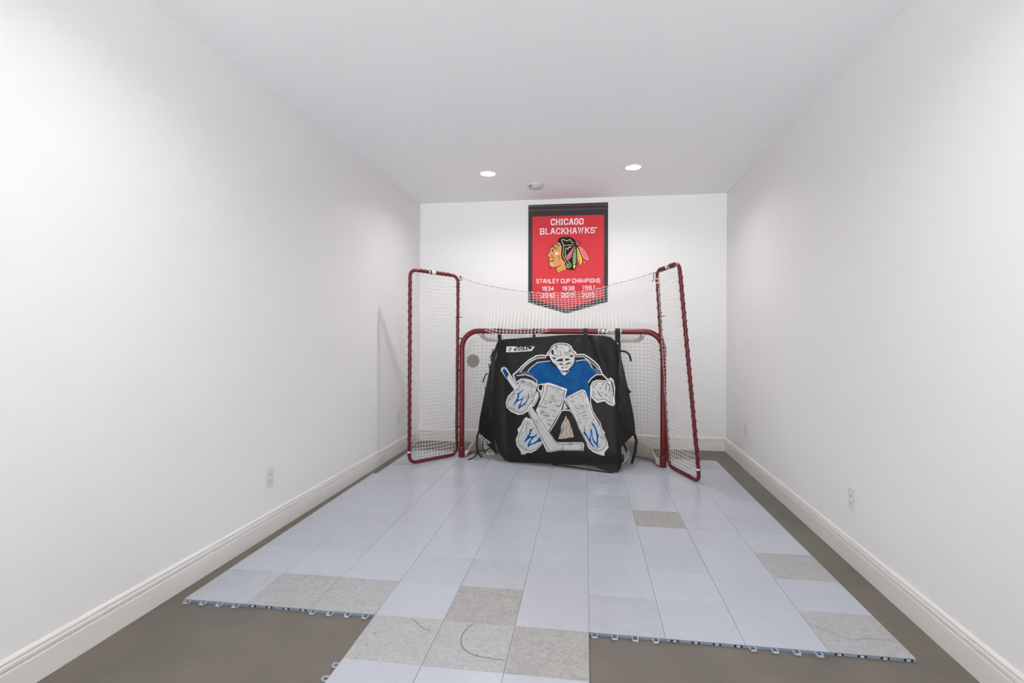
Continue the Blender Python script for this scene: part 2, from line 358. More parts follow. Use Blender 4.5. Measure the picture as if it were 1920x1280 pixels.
for (i, j) in cells:
    k = worn.get((i, j), 'tile')
    trimx = .035 if (i == 0 and j >= 7) else 0
    g = .0004
    z0, z1 = .0005, TH
    b = MB()
    X0, X1, Y0, Y1 = i*TS+g+trimx, (i+1)*TS-g, j*TS+.0001, (j+1)*TS-.0001
    def W(x, y, z): return Vector((MX, MY, 0))+MRM@Vector((x, y, z))
    c = .0012
    cy_ = .0003; top = [(X0+c, Y0+cy_), (X1-c, Y0+cy_), (X1-c, Y1-cy_), (X0+c, Y1-cy_)]; bot = [(X0, Y0), (X1, Y0), (X1, Y1), (X0, Y1)]
    vs = [W(x, y, z1) for x, y in top]+[W(x, y, z1-c) for x, y in bot]+[W(x, y, z0) for x, y in bot]
    b.add(vs, [(0, 1, 2, 3)]+[(q, 4+q, 4+(q+1) % 4, (q+1) % 4) for q in range(4)], k)
    b.add(vs[4:], [(q, 4+q, 4+(q+1) % 4, (q+1) % 4) for q in range(4)]+[(7, 6, 5, 4)], 'edge')
    for mk, wd, pts in marks.get((i, j), []):
        P = [onz(px, py, TH+.0004) for px, py in pts]
        ww = wd*.0012
        L_, R_ = [], []
        for q in range(len(P)):
            tg = (P[min(q+1, len(P)-1)]-P[max(q-1, 0)]); tg.z = 0; tg.normalize(); nn = Vector((-tg.y, tg.x, 0))
            e = ww*(1 if 0 < q < len(P)-1 else .3)
            L_.append(P[q]+nn*e); R_.append(P[q]-nn*e)
        n = len(P); b.add(L_+R_, [(q, q+1, n+q+1, n+q) for q in range(n-1)], mk)
    lab = {'tile_worn': 'scuffed grey tile', 'tile_worn_dark': 'heavily scuffed grey tile', 'tile_mild': 'slightly scuffed tile'}.get(k)
    o = b.build('floor_tile', fm, origin=W(X0, Y0, 0), normals=False, label=lab)
    if (i, j) in FRONT:
        kind = FRONT[(i, j)]
        for q in range(4):
            if kind == 'loop':
                cx = X0+.022+q*.0805; b = MB(); wq, dq, tq = .0125, .024, .0032
                for lo, hi in (((cx-wq, Y0-dq, .002), (cx-wq+tq, Y0, .0095)), ((cx+wq-tq, Y0-dq, .002), (cx+wq, Y0, .0095)), ((cx-wq, Y0-dq, .002), (cx+wq, Y0-dq+tq+.001, .0095))):
                    b.box(lo, hi, 'loop', Matrix.Translation((MX, MY, 0))@MRM)
                b.box((cx-wq+tq, Y0-dq+tq+.001, .0008), (cx+wq-tq, Y0, .0016), 'slot', Matrix.Translation((MX, MY, 0))@MRM)
                b.build('connector_loop', o)
            else:
                cx = X0+.034+q*.0805; b = MB()
                b.box((cx-.016, Y0-.0012, .0018), (cx+.016, Y0+.0002, .0098), 'slot', Matrix.Translation((MX, MY, 0))@MRM)
                b.box((cx-.007, Y0-.0026, .0018), (cx+.007, Y0-.0012, .0092), 'loop', Matrix.Translation((MX, MY, 0))@MRM)
                b.build('connector_socket', o)
    if (i, j) in LEFT:
        for cy in (.035, .115, .195, .27):
            cy += Y0; b = MB(); wq, dq, tq = .0125, .024, .0032
            for lo, hi in (((X0-dq, cy-wq, .002), (X0, cy-wq+tq, .0095)), ((X0-dq, cy+wq-tq, .002), (X0, cy+wq, .0095)), ((X0-dq, cy-wq, .002), (X0-dq+tq+.001, cy+wq, .0095))):
                b.box(lo, hi, 'loop', Matrix.Translation((MX, MY, 0))@MRM)
            b.build('connector_loop', o)

# ------------------------------------------------------------------ hockey goal
GL, GR = Vector((-1.259, 4.955+.02, TH)), Vector((.635, 4.881+.02, TH))
GM = (GL+GR)/2; EX = (GR-GL).normalized(); EY = Vector((-EX.y, EX.x, 0)); HW = (GR-GL).length/2
GRZ = math.atan2(EX.y, EX.x)
def G(x, y, z): return Vector((GM.x, GM.y, 0))+EX*x+EY*y+Vector((0, 0, z))
goal = root('hockey_goal', GM, 'red steel hockey goal with white nets and tall folding side frames', 'hockey goal', rz=GRZ)
CZ = 1.240; RC = .17
def arc(c, r, a0, a1, n, f): return [f(c[0]+r*math.cos(a0+(a1-a0)*i/n), c[1]+r*math.sin(a0+(a1-a0)*i/n)) for i in range(n+1)]
fxz = lambda x, z: G(x, 0, z)
path = [G(-HW, 0, TH+.002)]+[G(-HW, 0, z) for z in (.3, .6, .9)]+arc((-HW+RC, CZ-RC), RC, math.pi, math.pi/2, 14, fxz)+[G(x, 0, CZ) for x in (-.5, -.2, .1, .4)]+arc((HW-RC, CZ-RC), RC, math.pi/2, 0, 14, fxz)+[G(HW, 0, z) for z in (.9, .6, .3)]+[G(HW, 0, TH+.002)]
b = MB(); b.tube(path, .0255, 'red', 20); b.build('post_and_crossbar', goal, smooth=True)
for s in (-1, 1):
    b = MB(); b.tube([G(s*HW, 0, TH+.001), G(s*HW, 0, TH+.004), G(s*HW, 0, .108), G(s*HW, 0, .112)], [.029, .0305, .0305, .0262], 'red', 20); smooth_by_angle(b.build('post_foot', goal))
def sup(x, w, d, p, q): return d*max(0, 1-abs(x/w)**p)**(1/q)
NS = 96
def perim(w, d, p, q):
    pts = []
    for i in range(NS+1):
        a = math.pi*i/NS
        cx, sy = -math.cos(a), math.sin(a)
        pts.append((w*math.copysign(abs(cx)**(2/p), cx), d*abs(sy)**(2/q)))
    return pts
# resample a polyline evenly
def resample(P, n):
    P = [Vector(p) for p in P]; L = [0]
    for a, c in zip(P, P[1:]): L.append(L[-1]+(c-a).length)
    out = []; k = 0
    for i in range(n+1):
        t = L[-1]*i/n
        while k < len(P)-2 and L[k+1] < t: k += 1
        u = (t-L[k])/max(1e-9, L[k+1]-L[k]); out.append(P[k].lerp(P[k+1], min(1, max(0, u))))
    return out
base2 = resample([Vector((x, y, 0)) for x, y in perim(HW-.01, .46, 2.6, 2.6)], 120)
top2 = resample([Vector((x, y, 0)) for x, y in perim(HW-.02, .33, 4.5, 3.2)], 120)
b = MB(); b.tube([G(p.x, p.y+.02, TH+.02) for p in base2[1:-1]], .019, 'white', 12); b.build('base_frame', goal, smooth=True)
# upper rear bar, wrapped in white net cord
bar = resample([Vector((x, y, 0)) for x, y in perim(.765, .31, 3.6, 3)], 60)
def barz(p): return CZ-.02-.065*min(1, p.y/.16)
b = MB(); b.tube([G(p.x, p.y, barz(p)) for p in bar], .017, 'tape', 12)
for s in (0, -1):
    p = bar[s]; b.tube([G(p.x, .0, CZ), G(p.x, .03, CZ-.01), G(bar[s+(3 if s == 0 else -3)].x, .10, barz(bar[3]))], [.024, .021, .016], 'red', 12)
ub = b.build('upper_rear_bar', goal, smooth=True)
b = MB()
hp = []
barw = resample([G(p.x, p.y, barz(p)) for p in bar], 900)
for i, p in enumerate(barw):
    a = i*.42; tg = (barw[min(i+1, 900)]-barw[max(i-1, 0)]).normalized(); u = tg.cross(Vector((0, 0, 1))).normalized(); v = Vector((0, 0, 1))
    hp.append(p+u*(math.cos(a)*.0185)+v*(math.sin(a)*.0185))
b.tube(hp, .0022, 'goalnet', 4); b.build('net_lacing', ub)

def nz(x, y, z, s=1.0): return noise.noise(Vector((x*s, y*s, z*s)))
def lerp2(A, t, n=120):
    x = t*n; i = min(n-1, int(x)); return A[i].lerp(A[i+1], x-i)
def netsurf(s, t):
    """t 0 floor .. 1 top bar"""
    bp_, tp = lerp2(base2, s), lerp2(top2, s)
    p = bp_.lerp(tp, t)
    edge = min(1, min(s, 1-s)*9)
    ztop = 1.165 if edge >= 1 else 1.10+.065*edge
    z = .045+(ztop-.045)*t
    sag = math.sin(math.pi*t)*edge
    dy = -.05*sag+.018*nz(s*14, t*3, 1)*edge*(.4+t)
    dx = .010*nz(s*9, t*6, 7)*edge+.018*math.sin(s*46)*edge*t*t
    dz = .012*nz(s*16, t*5, 3)*edge
    return G(p.x+dx, p.y+dy+.012, z+dz)
def net(b, fn, ns, nt, r, k, seg=1, jit=0):
    for i in range(ns+1): b.tube([fn(i/ns, j/(nt*seg)) for j in range(nt*seg+1)], r, k, 4, cap=False)
    for j in range(nt+1): b.tube([fn(i/(ns*seg), j/nt) for i in range(ns*seg+1)], r, k, 4, cap=False)
b = MB(); net(b, netsurf, 66, 31, .0014, 'goalnet', 2)
def topnet(s, t):
    p = lerp2(bar, s, 60) if len(bar) == 61 else None
    q = Vector((-HW*.86+2*HW*.86*s, 0, 0)); m = q.lerp(p, t)
    return G(m.x, m.y, (CZ-.02)*(1-t)+barz(p)*t-.012*math.sin(math.pi*t))
net(b, topnet, 50, 8, .0013, 'goalnet', 2)
b.build('goal_netting', goal, smooth=False, normals=False)
# ivory skirt along the base
def skirt(s, t):
    p = lerp2(base2, .008+.984*s); hgt = .05+.125*math.sin(math.pi/2*min(1, min(s, 1-s)/.17)) ** .8
    wv = .008*nz(s*26, t*2, 5)
    inn = .05*t+.02*math.sin(math.pi*t)
    c = 1-inn/.9
    return G(p.x*c+wv, (p.y-.022)*(1-.10*t)+wv, TH+.002+hgt*t)
b = MB(); b.grid(skirt, 110, 8, 'skirt'); sk = b.build('base_skirt', goal, smooth=True, normals=False)
so = sk.modifiers.new('solid', 'SOLIDIFY'); so.thickness = .004
b = MB(); b.tube([skirt(i/110, .42)-EY*.003 for i in range(111)], .0032, 'goalnet', 5); b.build('skirt_cord', sk)

# label on the crossbar
class Decal:
    """flat print laid on a surface given as pixel -> point"""
    def __init__(s, mb, surf, step): s.mb = mb; s.surf = surf; s.step = step
    def poly(s, pts, k, lay=1):
        pts = [Vector(p) for p in pts]; n = len(pts)
        st = s.step; V = []; Eg = []
        for i in range(n):
            a, c = pts[i], pts[(i+1) % n]; m = max(1, int((c-a).length/st))
            for q in range(m): V.append(a.lerp(c, q/m))
        nb = len(V); Eg = [(i, (i+1) % nb) for i in range(nb)]
        x0, x1 = min(p.x for p in V), max(p.x for p in V); y0, y1 = min(p.y for p in V), max(p.y for p in V)
        def inside(p):
            r = False; j = nb-1
            for i in range(nb):
                a, c = V[i], V[j]
                if (a.y > p.y) != (c.y > p.y) and p.x < (c.x-a.x)*(p.y-a.y)/(c.y-a.y)+a.x: r = not r
                j = i
            return r
        inn = []
        yy = y0+st*.5
        while yy < y1:
            xx = x0+st*.5
            while xx < x1:
                p = Vector((xx, yy))
                if inside(p) and min((p-q).length for q in V) > st*.4: inn.append(p)
                xx += st
            yy += st
        r = delaunay_2d_cdt(V+inn, Eg, [], 0, 1e-5)
        vv, ff = r[0], r[2]
        fs = []
        for f in ff:
            c = sum((vv[i] for i in f), Vector((0, 0)))/len(f)
            if inside(c): fs.append(tuple(f))
        if fs: s.mb.add([s.surf(p.x, p.y, lay) for p in vv], fs, k)
    def stroke(s, pts, wd, k, lay=2, taper=False, closed=False):
        P = []
        pts = [Vector(p) for p in pts]
        if closed: pts = pts+[pts[0]]
        for a, c in zip(pts, pts[1:]):
            m = max(1, int((c-a).length/s.step))
            for q in range(m): P.append(a.lerp(c, q/m))
        P.append(pts[-1]); n = len(P); L_, R_ = [], []
        for i in range(n):
            t0 = (P[i]-P[i-1]).normalized() if i > 0 else None
            t1 = (P[i+1]-P[i]).normalized() if i < n-1 else None
            if closed and i == 0: t0 = (P[-1]-P[-2]).normalized()
            if closed and i == n-1: t1 = (P[1]-P[0]).normalized()
            if t0 is None: t0 = t1
            if t1 is None: t1 = t0
            t = t0+t1
            t = t.normalized() if t.length > .2 else t1
            nn = Vector((-t.y, t.x)); e = wd/2/max(.55, nn.dot(Vector((-t1.y, t1.x))))
            if taper: e *= max(.12, math.sin(math.pi*(i+.4)/(n+.2)))
            L_.append(P[i]+nn*e); R_.append(P[i]-nn*e)
        s.mb.add([s.surf(p.x, p.y, lay) for p in L_+R_], [(i, i+1, n+i+1, n+i) for i in range(n-1)], k)
OC = [(1, 0), (3, 0), (4, 1), (4, 5), (3, 6), (1, 6), (0, 5), (0, 1), (1, 0)]
FONT = {
 'A': [[(0, 0), (1.5, 6), (2.5, 6), (4, 0)], [(.7, 2), (3.3, 2)]], 'B': [[(0, 0), (0, 6), (3, 6), (3.8, 5.2), (3.8, 3.8), (3, 3.1), (4, 2.3), (4, .9), (3, 0), (0, 0)], [(0, 3.1), (3, 3.1)]],
 'C': [[(4, 4.1), (4, 5), (3, 6), (1, 6), (0, 5), (0, 1), (1, 0), (3, 0), (4, 1), (4, 1.9)]], 'E': [[(4, 0), (0, 0), (0, 6), (4, 6)], [(0, 3), (3.2, 3)]],
 'G': [[(4, 4.1), (4, 5), (3, 6), (1, 6), (0, 5), (0, 1), (1, 0), (3, 0), (4, 1), (4, 2.8), (2.2, 2.8)]], 'H': [[(0, 0), (0, 6)], [(4, 0), (4, 6)], [(0, 3), (4, 3)]],
 'I': [[(.6, 0), (.6, 6)]], 'K': [[(0, 0), (0, 6)], [(4, 6), (.4, 2.6)], [(1.5, 3.6), (4, 0)]], 'L': [[(0, 6), (0, 0), (3.6, 0)]],
 'M': [[(0, 0), (0, 6), (2.4, 1.2), (4.8, 6), (4.8, 0)]], 'N': [[(0, 0), (0, 6), (4, 0), (4, 6)]], 'O': [OC], 'P': [[(0, 0), (0, 6), (3, 6), (4, 5), (4, 3.6), (3, 2.7), (0, 2.7)]],
 'S': [[(3.9, 4.4), (3.9, 5.1), (3, 6), (1, 6), (0, 5.2), (0, 4), (1, 3.2), (3, 2.8), (4, 2), (4, .9), (3, 0), (1, 0), (0, .9), (0, 1.6)]],
 'T': [[(0, 6), (4, 6)], [(2, 6), (2, 0)]], 'U': [[(0, 6), (0, 1), (1, 0), (3, 0), (4, 1), (4, 6)]], 'W': [[(0, 6), (1.2, 0), (2.6, 5), (4, 0), (5.2, 6)]],
 'Y': [[(0, 6), (2, 3), (4, 6)], [(2, 3), (2, 0)]], 'Z': [[(0, 6), (4, 6), (0, 0), (4, 0)]],
 '0': [OC], '1': [[(.2, 4.8), (1.6, 6), (1.6, 0)]], '2': [[(0, 4.6), (0, 5), (1, 6), (3, 6), (4, 5), (4, 3.8), (0, .4), (0, 0), (4, 0)]],
 '3': [[(0, 5), (1, 6), (3, 6), (4, 5), (4, 3.9), (3, 3.1), (1.6, 3.1)], [(3, 3.1), (4, 2.3), (4, 1), (3, 0), (1, 0), (0, 1)]],
 '4': [[(3, 0), (3, 6), (0, 2), (0, 1.6), (4.2, 1.6)]], '5': [[(3.8, 6), (.2, 6), (.2, 3.4), (3, 3.6), (4, 2.6), (4, 1), (3, 0), (1, 0), (0, 1)]],
 '6': [[(3.8, 5), (3, 6), (1, 6), (0, 5), (0, 1), (1, 0), (3, 0), (4, 1), (4, 2.4), (3, 3.3), (0, 3)]],
 '8': [[(1, 3.1), (0, 3.9), (0, 5), (1, 6), (3, 6), (4, 5), (4, 3.9), (3, 3.1), (1, 3.1), (0, 2.2), (0, 1), (1, 0), (3, 0), (4, 1), (4, 2.2), (3, 3.1)]],
 '9': [[(0, 1), (1, 0), (3, 0), (4, 1), (4, 5), (3, 6), (1, 6), (0, 5), (0, 3.6), (1, 2.8), (4, 3)]],
}
SERIF = {'H': [(0, 0), (0, 6), (4, 0), (4, 6)], 'I': [(.6, 0), (.6, 6)], 'A': [(0, 0), (4, 0)], 'K': [(0, 0), (0, 6), (4, 6), (4, 0)], 'B': [(-.2, 0), (-.2, 6)], 'L': [(0, 6), (-.2, 0)], 'W': [(0, 6), (5.2, 6), (2.6, 5.6)]}
def text(D, s, p0, p1, hgt, wd, k, lay=3, serif=0, gap=1.9, skew=0):
    adv = 0; items = []
    for ch in s:
        if ch == ' ': adv += 2.6; continue
        w_ = max(x for st in FONT[ch] for x, y in st); items.append((ch, adv)); adv += w_+gap+(.6 if serif and ch in 'IW' else 0)
    tot = adv-gap; p0, p1 = Vector(p0), Vector(p1); ux = (p1-p0)/tot
    sy = hgt/6
    def f(x, y): return p0+ux*x+Vector((skew*y*sy, -y*sy))
    for ch, a in items:
        for st in FONT[ch]: D.stroke([f(a+x, y) for x, y in st], wd, k, lay, closed=(st[0] == st[-1]))
        if serif:
            for x, y in SERIF.get(ch, []):
                D.stroke([f(a+x-serif, y), f(a+x+serif, y)], wd*.8, k, lay+.02)

# the sticker wraps the front of the crossbar
lb = MB()
def lsurf(px, py, lay):
    a = (621.3-py)/4.9*1.25
    p = ony(px, 621, 4.9); x = (Vector((p.x, p.y, 0))-Vector((GM.x, GM.y, 0))).dot(EX)
    # crossing of the ray plane with the bar front
    d = ray(px, 621); t_ = ((GM.x-O.x)*EY.x+(GM.y-O.y)*EY.y)/(d.x*EY.x+d.y*EY.y); q = O+d*t_; x = (Vector((q.x, q.y, 0))-Vector((GM.x, GM.y, 0))).dot(EX)
    r = .0256+.0004*lay
    return G(x, -r*math.cos(a), CZ+r*math.sin(a))
D = Decal(lb, lsurf, 1.2)
D.poly([(1121.8, 617.2), (1165, 617.2), (1165, 625), (1121.8, 625)], 'pline', 1)
text(D, 'EZ', (1124.2, 624.2), (1136.4, 624.2), 5.6, 1.5, 'pblack', 2, skew=.15)
text(D, 'GOAL', (1139.5, 622.7), (1158, 622.7), 3.1, .8, 'pblack', 2)
D.stroke([(1140, 624.3), (1158, 624.3)], .45, 'pgrey', 2)
lb.build('maker_sticker', goal, smooth=False, label='white sticker lettered EZ GOAL on the crossbar')

# folding side frames
def rrect(c, r, n=8):
    """closed rounded quad path through four corner points"""
    out = []
    for i in range(4):
        p, a, d = c[i], c[i-1], c[(i+1) % 4]
        u = (a-p).normalized(); v = (d-p).normalized()
        for q in range(n+1):
            t = q/n; A = p+u*r; B = p+v*r
            out.append(A*(1-t)**2+p*2*t*(1-t)+B*t*t)
        m = max(1, int(((d-p).length-2*r)/.05))
        for q in range(1, m): out.append((p+v*r).lerp(d-v*r, q/m))
    return out
RT = .0155
def helix(P, r, pitch, th, k, b, ph=0, jig=.3):
    L = sum((c-a).length for a, c in zip(P, P[1:])); n = int(L/pitch*14); Q = resample(P, n); out = []
    a = ph
    for i, p in enumerate(Q):
        tg = (Q[min(i+1, n)]-Q[max(i-1, 0)]).normalized()
        u = tg.cross(Vector((.3, .9, .1))).normalized(); v = tg.cross(u)
        a += 2*math.pi/14*(1+jig*noise.noise(p*6))
        out.append(p+(u*math.cos(a)+v*math.sin(a))*r)
    b.tube(out, th, k, 5)
def side_frame(ib, ob, ot, it, sign, label):
    C = [Vector(p) for p in (ib, ob, ot, it)]
    P = rrect(C, .075)
    b = MB(); b.tube(P, RT, 'red', 14, closed=True); fr_ = b.build('side_frame', goal, smooth=True, label=label)
    b = MB()
    helix([C[1].lerp(C[2], .04), C[1].lerp(C[2], .955)], RT+.002, .074, .0034, 'lace', b, 0, .25)
    helix([C[0].lerp(C[3], .05), C[0].lerp(C[3], .955)], RT+.002, .080, .0034, 'lace', b, 1, .25)
    helix([C[2].lerp(C[3], .16), C[2].lerp(C[3], .86)], RT+.003, .045, .0030, 'lace', b, 1, .5)
    helix([C[1].lerp(C[0], .16), C[1].lerp(C[0], .86)], RT+.0005, .060, .0030, 'lace', b, 1, .5)
    b.build('lacing', fr_)
    nrm = (C[1]-C[0]).cross(C[3]-C[0]).normalized()
    if nrm.y < 0: nrm = -nrm
    def fn(s, t):
        m = .018; s2 = .035+.93*s; t2 = .012+.976*t
        p = C[0].lerp(C[1], s2).lerp(C[3].lerp(C[2], s2), t2)
        # keep inside the rounded corners
        cx = min(s2, 1-s2)*.53; cz = min(t2, 1-t2)*1.77
        if cx < .07 and cz < .07:
            d = math.hypot(.07-cx, .07-cz)
            if d > .066:
                ctr = C[0].lerp(C[1], s2 if False else (.132 if s2 < .5 else .868)).lerp(C[3].lerp(C[2], .132 if s2 < .5 else .868), .04 if t2 < .5 else .96)
                p = ctr+(p-ctr)*(.066/d)
        bul = math.sin(math.pi*s)*math.sin(math.pi*min(1, t*1.0)) ** .6
        return p+nrm*(.055*bul)+Vector((0, 0, -.028*math.sin(math.pi*s)*(1-.55*t)*(1-math.exp(-t*14)))) + nrm*.008*nz(s*5, t*9, sign*3)
    b = MB(); net(b, fn, 15, 50, .0017, 'net', 2)
    b.build('side_netting', fr_, normals=False)
    # white joint tapes
    b = MB(); mid = C[2].lerp(C[3], .44); dr = (C[3]-C[2]).normalized()
    b.tube([mid-dr*.035, mid-dr*.034, mid+dr*.034, mid+dr*.035], [.016, .020, .020, .016], 'tape', 12)
    b.tube([mid-dr*.026, mid-dr*.010], .022, 'blackcord', 10)
    b.build('joint_tape', fr_, smooth=False, label='white taped joint')
    b = MB(); q = C[1].lerp(C[2], .052); dz = (C[2]-C[1]).normalized()
    b.tube([q, q+dz*.014], RT+.003, 'white', 12); b.build('joint_ring', fr_)
    return fr_, C
LF, LC = side_frame((-1.318, 5.006, TH+RT+.002), (-1.655, 4.597, TH+RT+.002), (-1.655, 4.600, 1.803), (-1.309, 5.006, 1.778), -1, 'left side frame, upright')
rt = ony(1273.5, 492, 4.38); ri = ony(1231.5, 508, 4.868)
RF, RCn = side_frame((.686, 4.906, TH+RT+.002), (.858, 4.413, TH+RT+.002), (rt.x, rt.y, rt.z-.004), (ri.x, ri.y, ri.z), 1, 'right side frame, leaning inward')
# clamps between posts and side frames
for s, Cc in ((-1, LC), (1, RCn)):
    for tz in (.30, .86, 1.18):
        b = MB(); p = Cc[0].lerp(Cc[3], (tz-.03)/1.77); q = G(s*HW, 0, p.z)
        b.tube([q, p], .006, 'lace', 8); b.build('hinge_clamp', goal)

# upper backstop net
ropeA, ropeB = LC[3]+Vector((.012, 0, -.02)), RCn[3]+Vector((-.01, 0, -.02))
ROPEPX = [(862, 517), (869, 522.5), (890, 530), (920, 537), (950, 542.5), (987, 547.5), (1020, 549.5), (1060, 549), (1090, 546.5), (1120, 541.5), (1145, 535), (1185, 524.5), (1205, 519), (1222, 512.5), (1229, 511)]
def rope(s):
    px = ROPEPX[0][0]+(ROPEPX[-1][0]-ROPEPX[0][0])*s
    for a, c in zip(ROPEPX, ROPEPX[1:]):
        if a[0] <= px <= c[0]+1e-6: py = a[1]+(c[1]-a[1])*(px-a[0])/(c[0]-a[0]); break
    y = ropeA.y+(ropeB.y-ropeA.y)*s+.05*math.sin(math.pi*s)
    return ony(px, py, y)
def upnet(s, t):
    """t 1 rope .. 0 crossbar"""
    top = rope(min(1, .012+.976*s)) 
    x = -HW*.985+2*HW*.97*s
    droop = math.exp(-((x+.40)/.30)**4)
    bot = G(x, .012-.058*min(1, droop*1.6), CZ+.026-.060*droop)
    p = bot.lerp(top, t)
    e = min(1, min(s, 1-s)*8); bl = math.sin(math.pi*t)
    bb = bl*(1-droop)+math.sin(math.pi*max(0, (t-.22)/.78))*droop if t > .22 else bl*(1-droop)
    p += EY*(.07*bb*e)+EX*(.035*bl*(1-min(1, s*7)) - .035*bl*(1-min(1, (1-s)*7)))
    if t < .22: p += EY*(-.02*droop*(1-t/.22))
    p += EX*(.008*nz(s*12, t*4, 2)*bl)+Vector((0, 0, .008*nz(s*14, t*5, 9)*bl*e))
    return p
b = MB(); net(b, upnet, 54, 16, .0021, 'net', 3)
for q in range(1, 27):
    u0 = q/27+.004*math.sin(q*5); b.tube([rope(u0+e)+Vector((0, -.001, .003)) for e in (-.004, 0, .004)], .0036, 'net', 6)
un = b.build('upper_netting', goal, normals=False)
b = MB(); b.tube([rope(i/80)+Vector((0, 0, .003)) for i in range(81)], .0022, 'blackcord', 6)
b.tube([rope(0), rope(0)+EX*.03+Vector((0, -.01, -.045))], .003, 'blackcord', 5); b.tube([rope(0), rope(0)+EX*.012+Vector((0, -.01, -.055))], .003, 'blackcord', 5)
q = rope(1); b.tube([q, q+EX*-.02+Vector((0, -.01, -.02)), q+EX*-.014+Vector((0, -.01, -.06)), q+EX*-.03+Vector((0, -.01, -.085))], .0035, 'blackcord', 5)
b.build('net_rope', un)
for (C3, C0, sg) in ((LC[3], LC[0], -1), (RCn[3], RCn[0], 1)):
    for dz in (.04, .075, .11):
        p = C3.lerp(C0, dz/1.77); b = MB(); b.tube([p+Vector((.019, 0, 0)), p+Vector((0, -.019, .004)), p+Vector((-.019, 0, 0)), p+Vector((0, .019, -.004))], .0045, 'net' if sg > 0 else 'lace', 5, closed=True)
        b.build('corner_tie', un)
    p = C3.lerp(C0, .41/1.77); b = MB(); b.tube([p+Vector((-.018, -.012, 0)), p+Vector((.02, -.02, 0)), p+Vector((.045, -.01, .004))], .0042, 'blackcord', 5)
    b.build('net_tie', un)

# ------------------------------------------------------------------ black shooting target hanging in the goal
def interp(tab, t):
    if t <= tab[0][0]: return tab[0][1]
    for a, c in zip(tab, tab[1:]):
        if t <= c[0]:
            u = (t-a[0])/(c[0]-a[0]); u = u*u*(3-2*u)*.35+u*.65; return a[1]+(c[1]-a[1])*u
    return tab[-1][1]
XLt = [(0, 940), (.03, 934), (.3, 925), (.55, 923), (.8, 926), (.93, 934), (1, 946)]
XRt = [(0, 1152), (.03, 1160), (.3, 1161), (.55, 1163), (.8, 1164), (.95, 1167), (1, 1164)]
TOPt = [(0, 638), (.03, 635.5), (.3, 632), (.55, 628), (.7, 627), (.9, 629), (.97, 632), (1, 640)]
BOTt = [(0, 862), (.06, 866), (.3, 868.3), (.5, 871), (.68, 871.5), (.76, 873.5), (.84, 880), (.92, 885), (.97, 885), (1, 878)]
def ybar(px): d = ray(px, 640); t_ = ((GM.x)*EY.x+(GM.y)*EY.y)/(d.x*EY.x+d.y*EY.y); return (d*t_).y
yb0, yb1 = onz(934, 864, TH+.012).y, onz(1166, 888, TH+.012).y
def tsurf(px, py, lay=0):
    v = (py-630)/250; u = (px-925)/240
    y0 = ybar(px)-.040; y1 = yb0+(yb1-yb0)*u
    w_ = max(0, min(1.05, v))
    y = y0+(y1-y0)*(w_**.9)
    xl, xr = interp(XLt, v), interp(XRt, v)
    dl, dr = px-xl, xr-px
    y += .045*math.exp(-max(0, dl)/7)+.05*math.exp(-max(0, dr)/6)
    y += .030*math.exp(-((v-.97)/.06)**2)*(.4+u)-.05*math.sin(math.pi*max(0, min(1, u)))*math.sin(math.pi*max(0, min(1, v)))*.6
    # folds fanning from the middle strap, and soft wrinkles
    dx, dy = px-1098, py-612; rr = math.hypot(dx, dy); an = math.atan2(dx, dy)
    y += .016*math.sin(an*7+.6)*math.exp(-rr/75)*min(1, rr/25)
    y += .020*math.exp(-((px-1135-(py-640)*.25)/9)**2)*math.exp(-((py-665)/38)**2)-.022*math.exp(-((px-1117-(py-640)*.3)/8)**2)*math.exp(-((py-665)/26)**2)
    y += .010*noise.noise(Vector((px/38, py/50, 3)))+.003*noise.noise(Vector((px/13, py/15, 8)))
    y += .014*math.exp(-((px-945-.05*(py-700))/7)**2)*math.exp(-((py-780)/80)**2)
    p = ony(px, py, y-(.0015+.0009*lay if lay else 0))
    return p
def panel(s, t):
    px = interp(XLt, t)*(1-s)+interp(XRt, t)*s
    py = interp(TOPt, s)*(1-t)+interp(BOTt, s)*t
    return tsurf(px, py, 0)
tg0 = G(.12, -.15, TH)
tgt = root('shooting_target', tg0, 'black fabric goalie target printed with a blue and white goaltender, hanging from the crossbar', 'goal target')
b = MB(); b.grid(panel, 90, 100, 'cloth')
A = lambda pts: fr(930, 630, 5.3333, pts)
B = lambda pts: fr(1010, 635, 12.8, pts)
Cc = lambda pts: fr(940, 640, 16, pts)
D = Decal(b, tsurf, 4.0)
# --- shoulder and arm outlines
D.stroke(A([(208, 500), (190, 440), (172, 385), (215, 350), (262, 300), (330, 240), (402, 198), (455, 190), (512, 196)]), 2.6, 'pline', 1)
D.stroke(A([(222, 375), (250, 345), (300, 290), (350, 250), (405, 222), (450, 216), (500, 214)]), 1.9, 'pline', 1)
D.stroke(A([(795, 184), (880, 184), (925, 210), (975, 248), (1022, 292), (1045, 335), (1060, 378), (1110, 428), (1150, 440)]), 2.4, 'pline', 1)
D.stroke(A([(795, 206), (872, 205), (915, 232), (960, 268), (1002, 305), (1030, 335)]), 1.3, 'pline', 1)
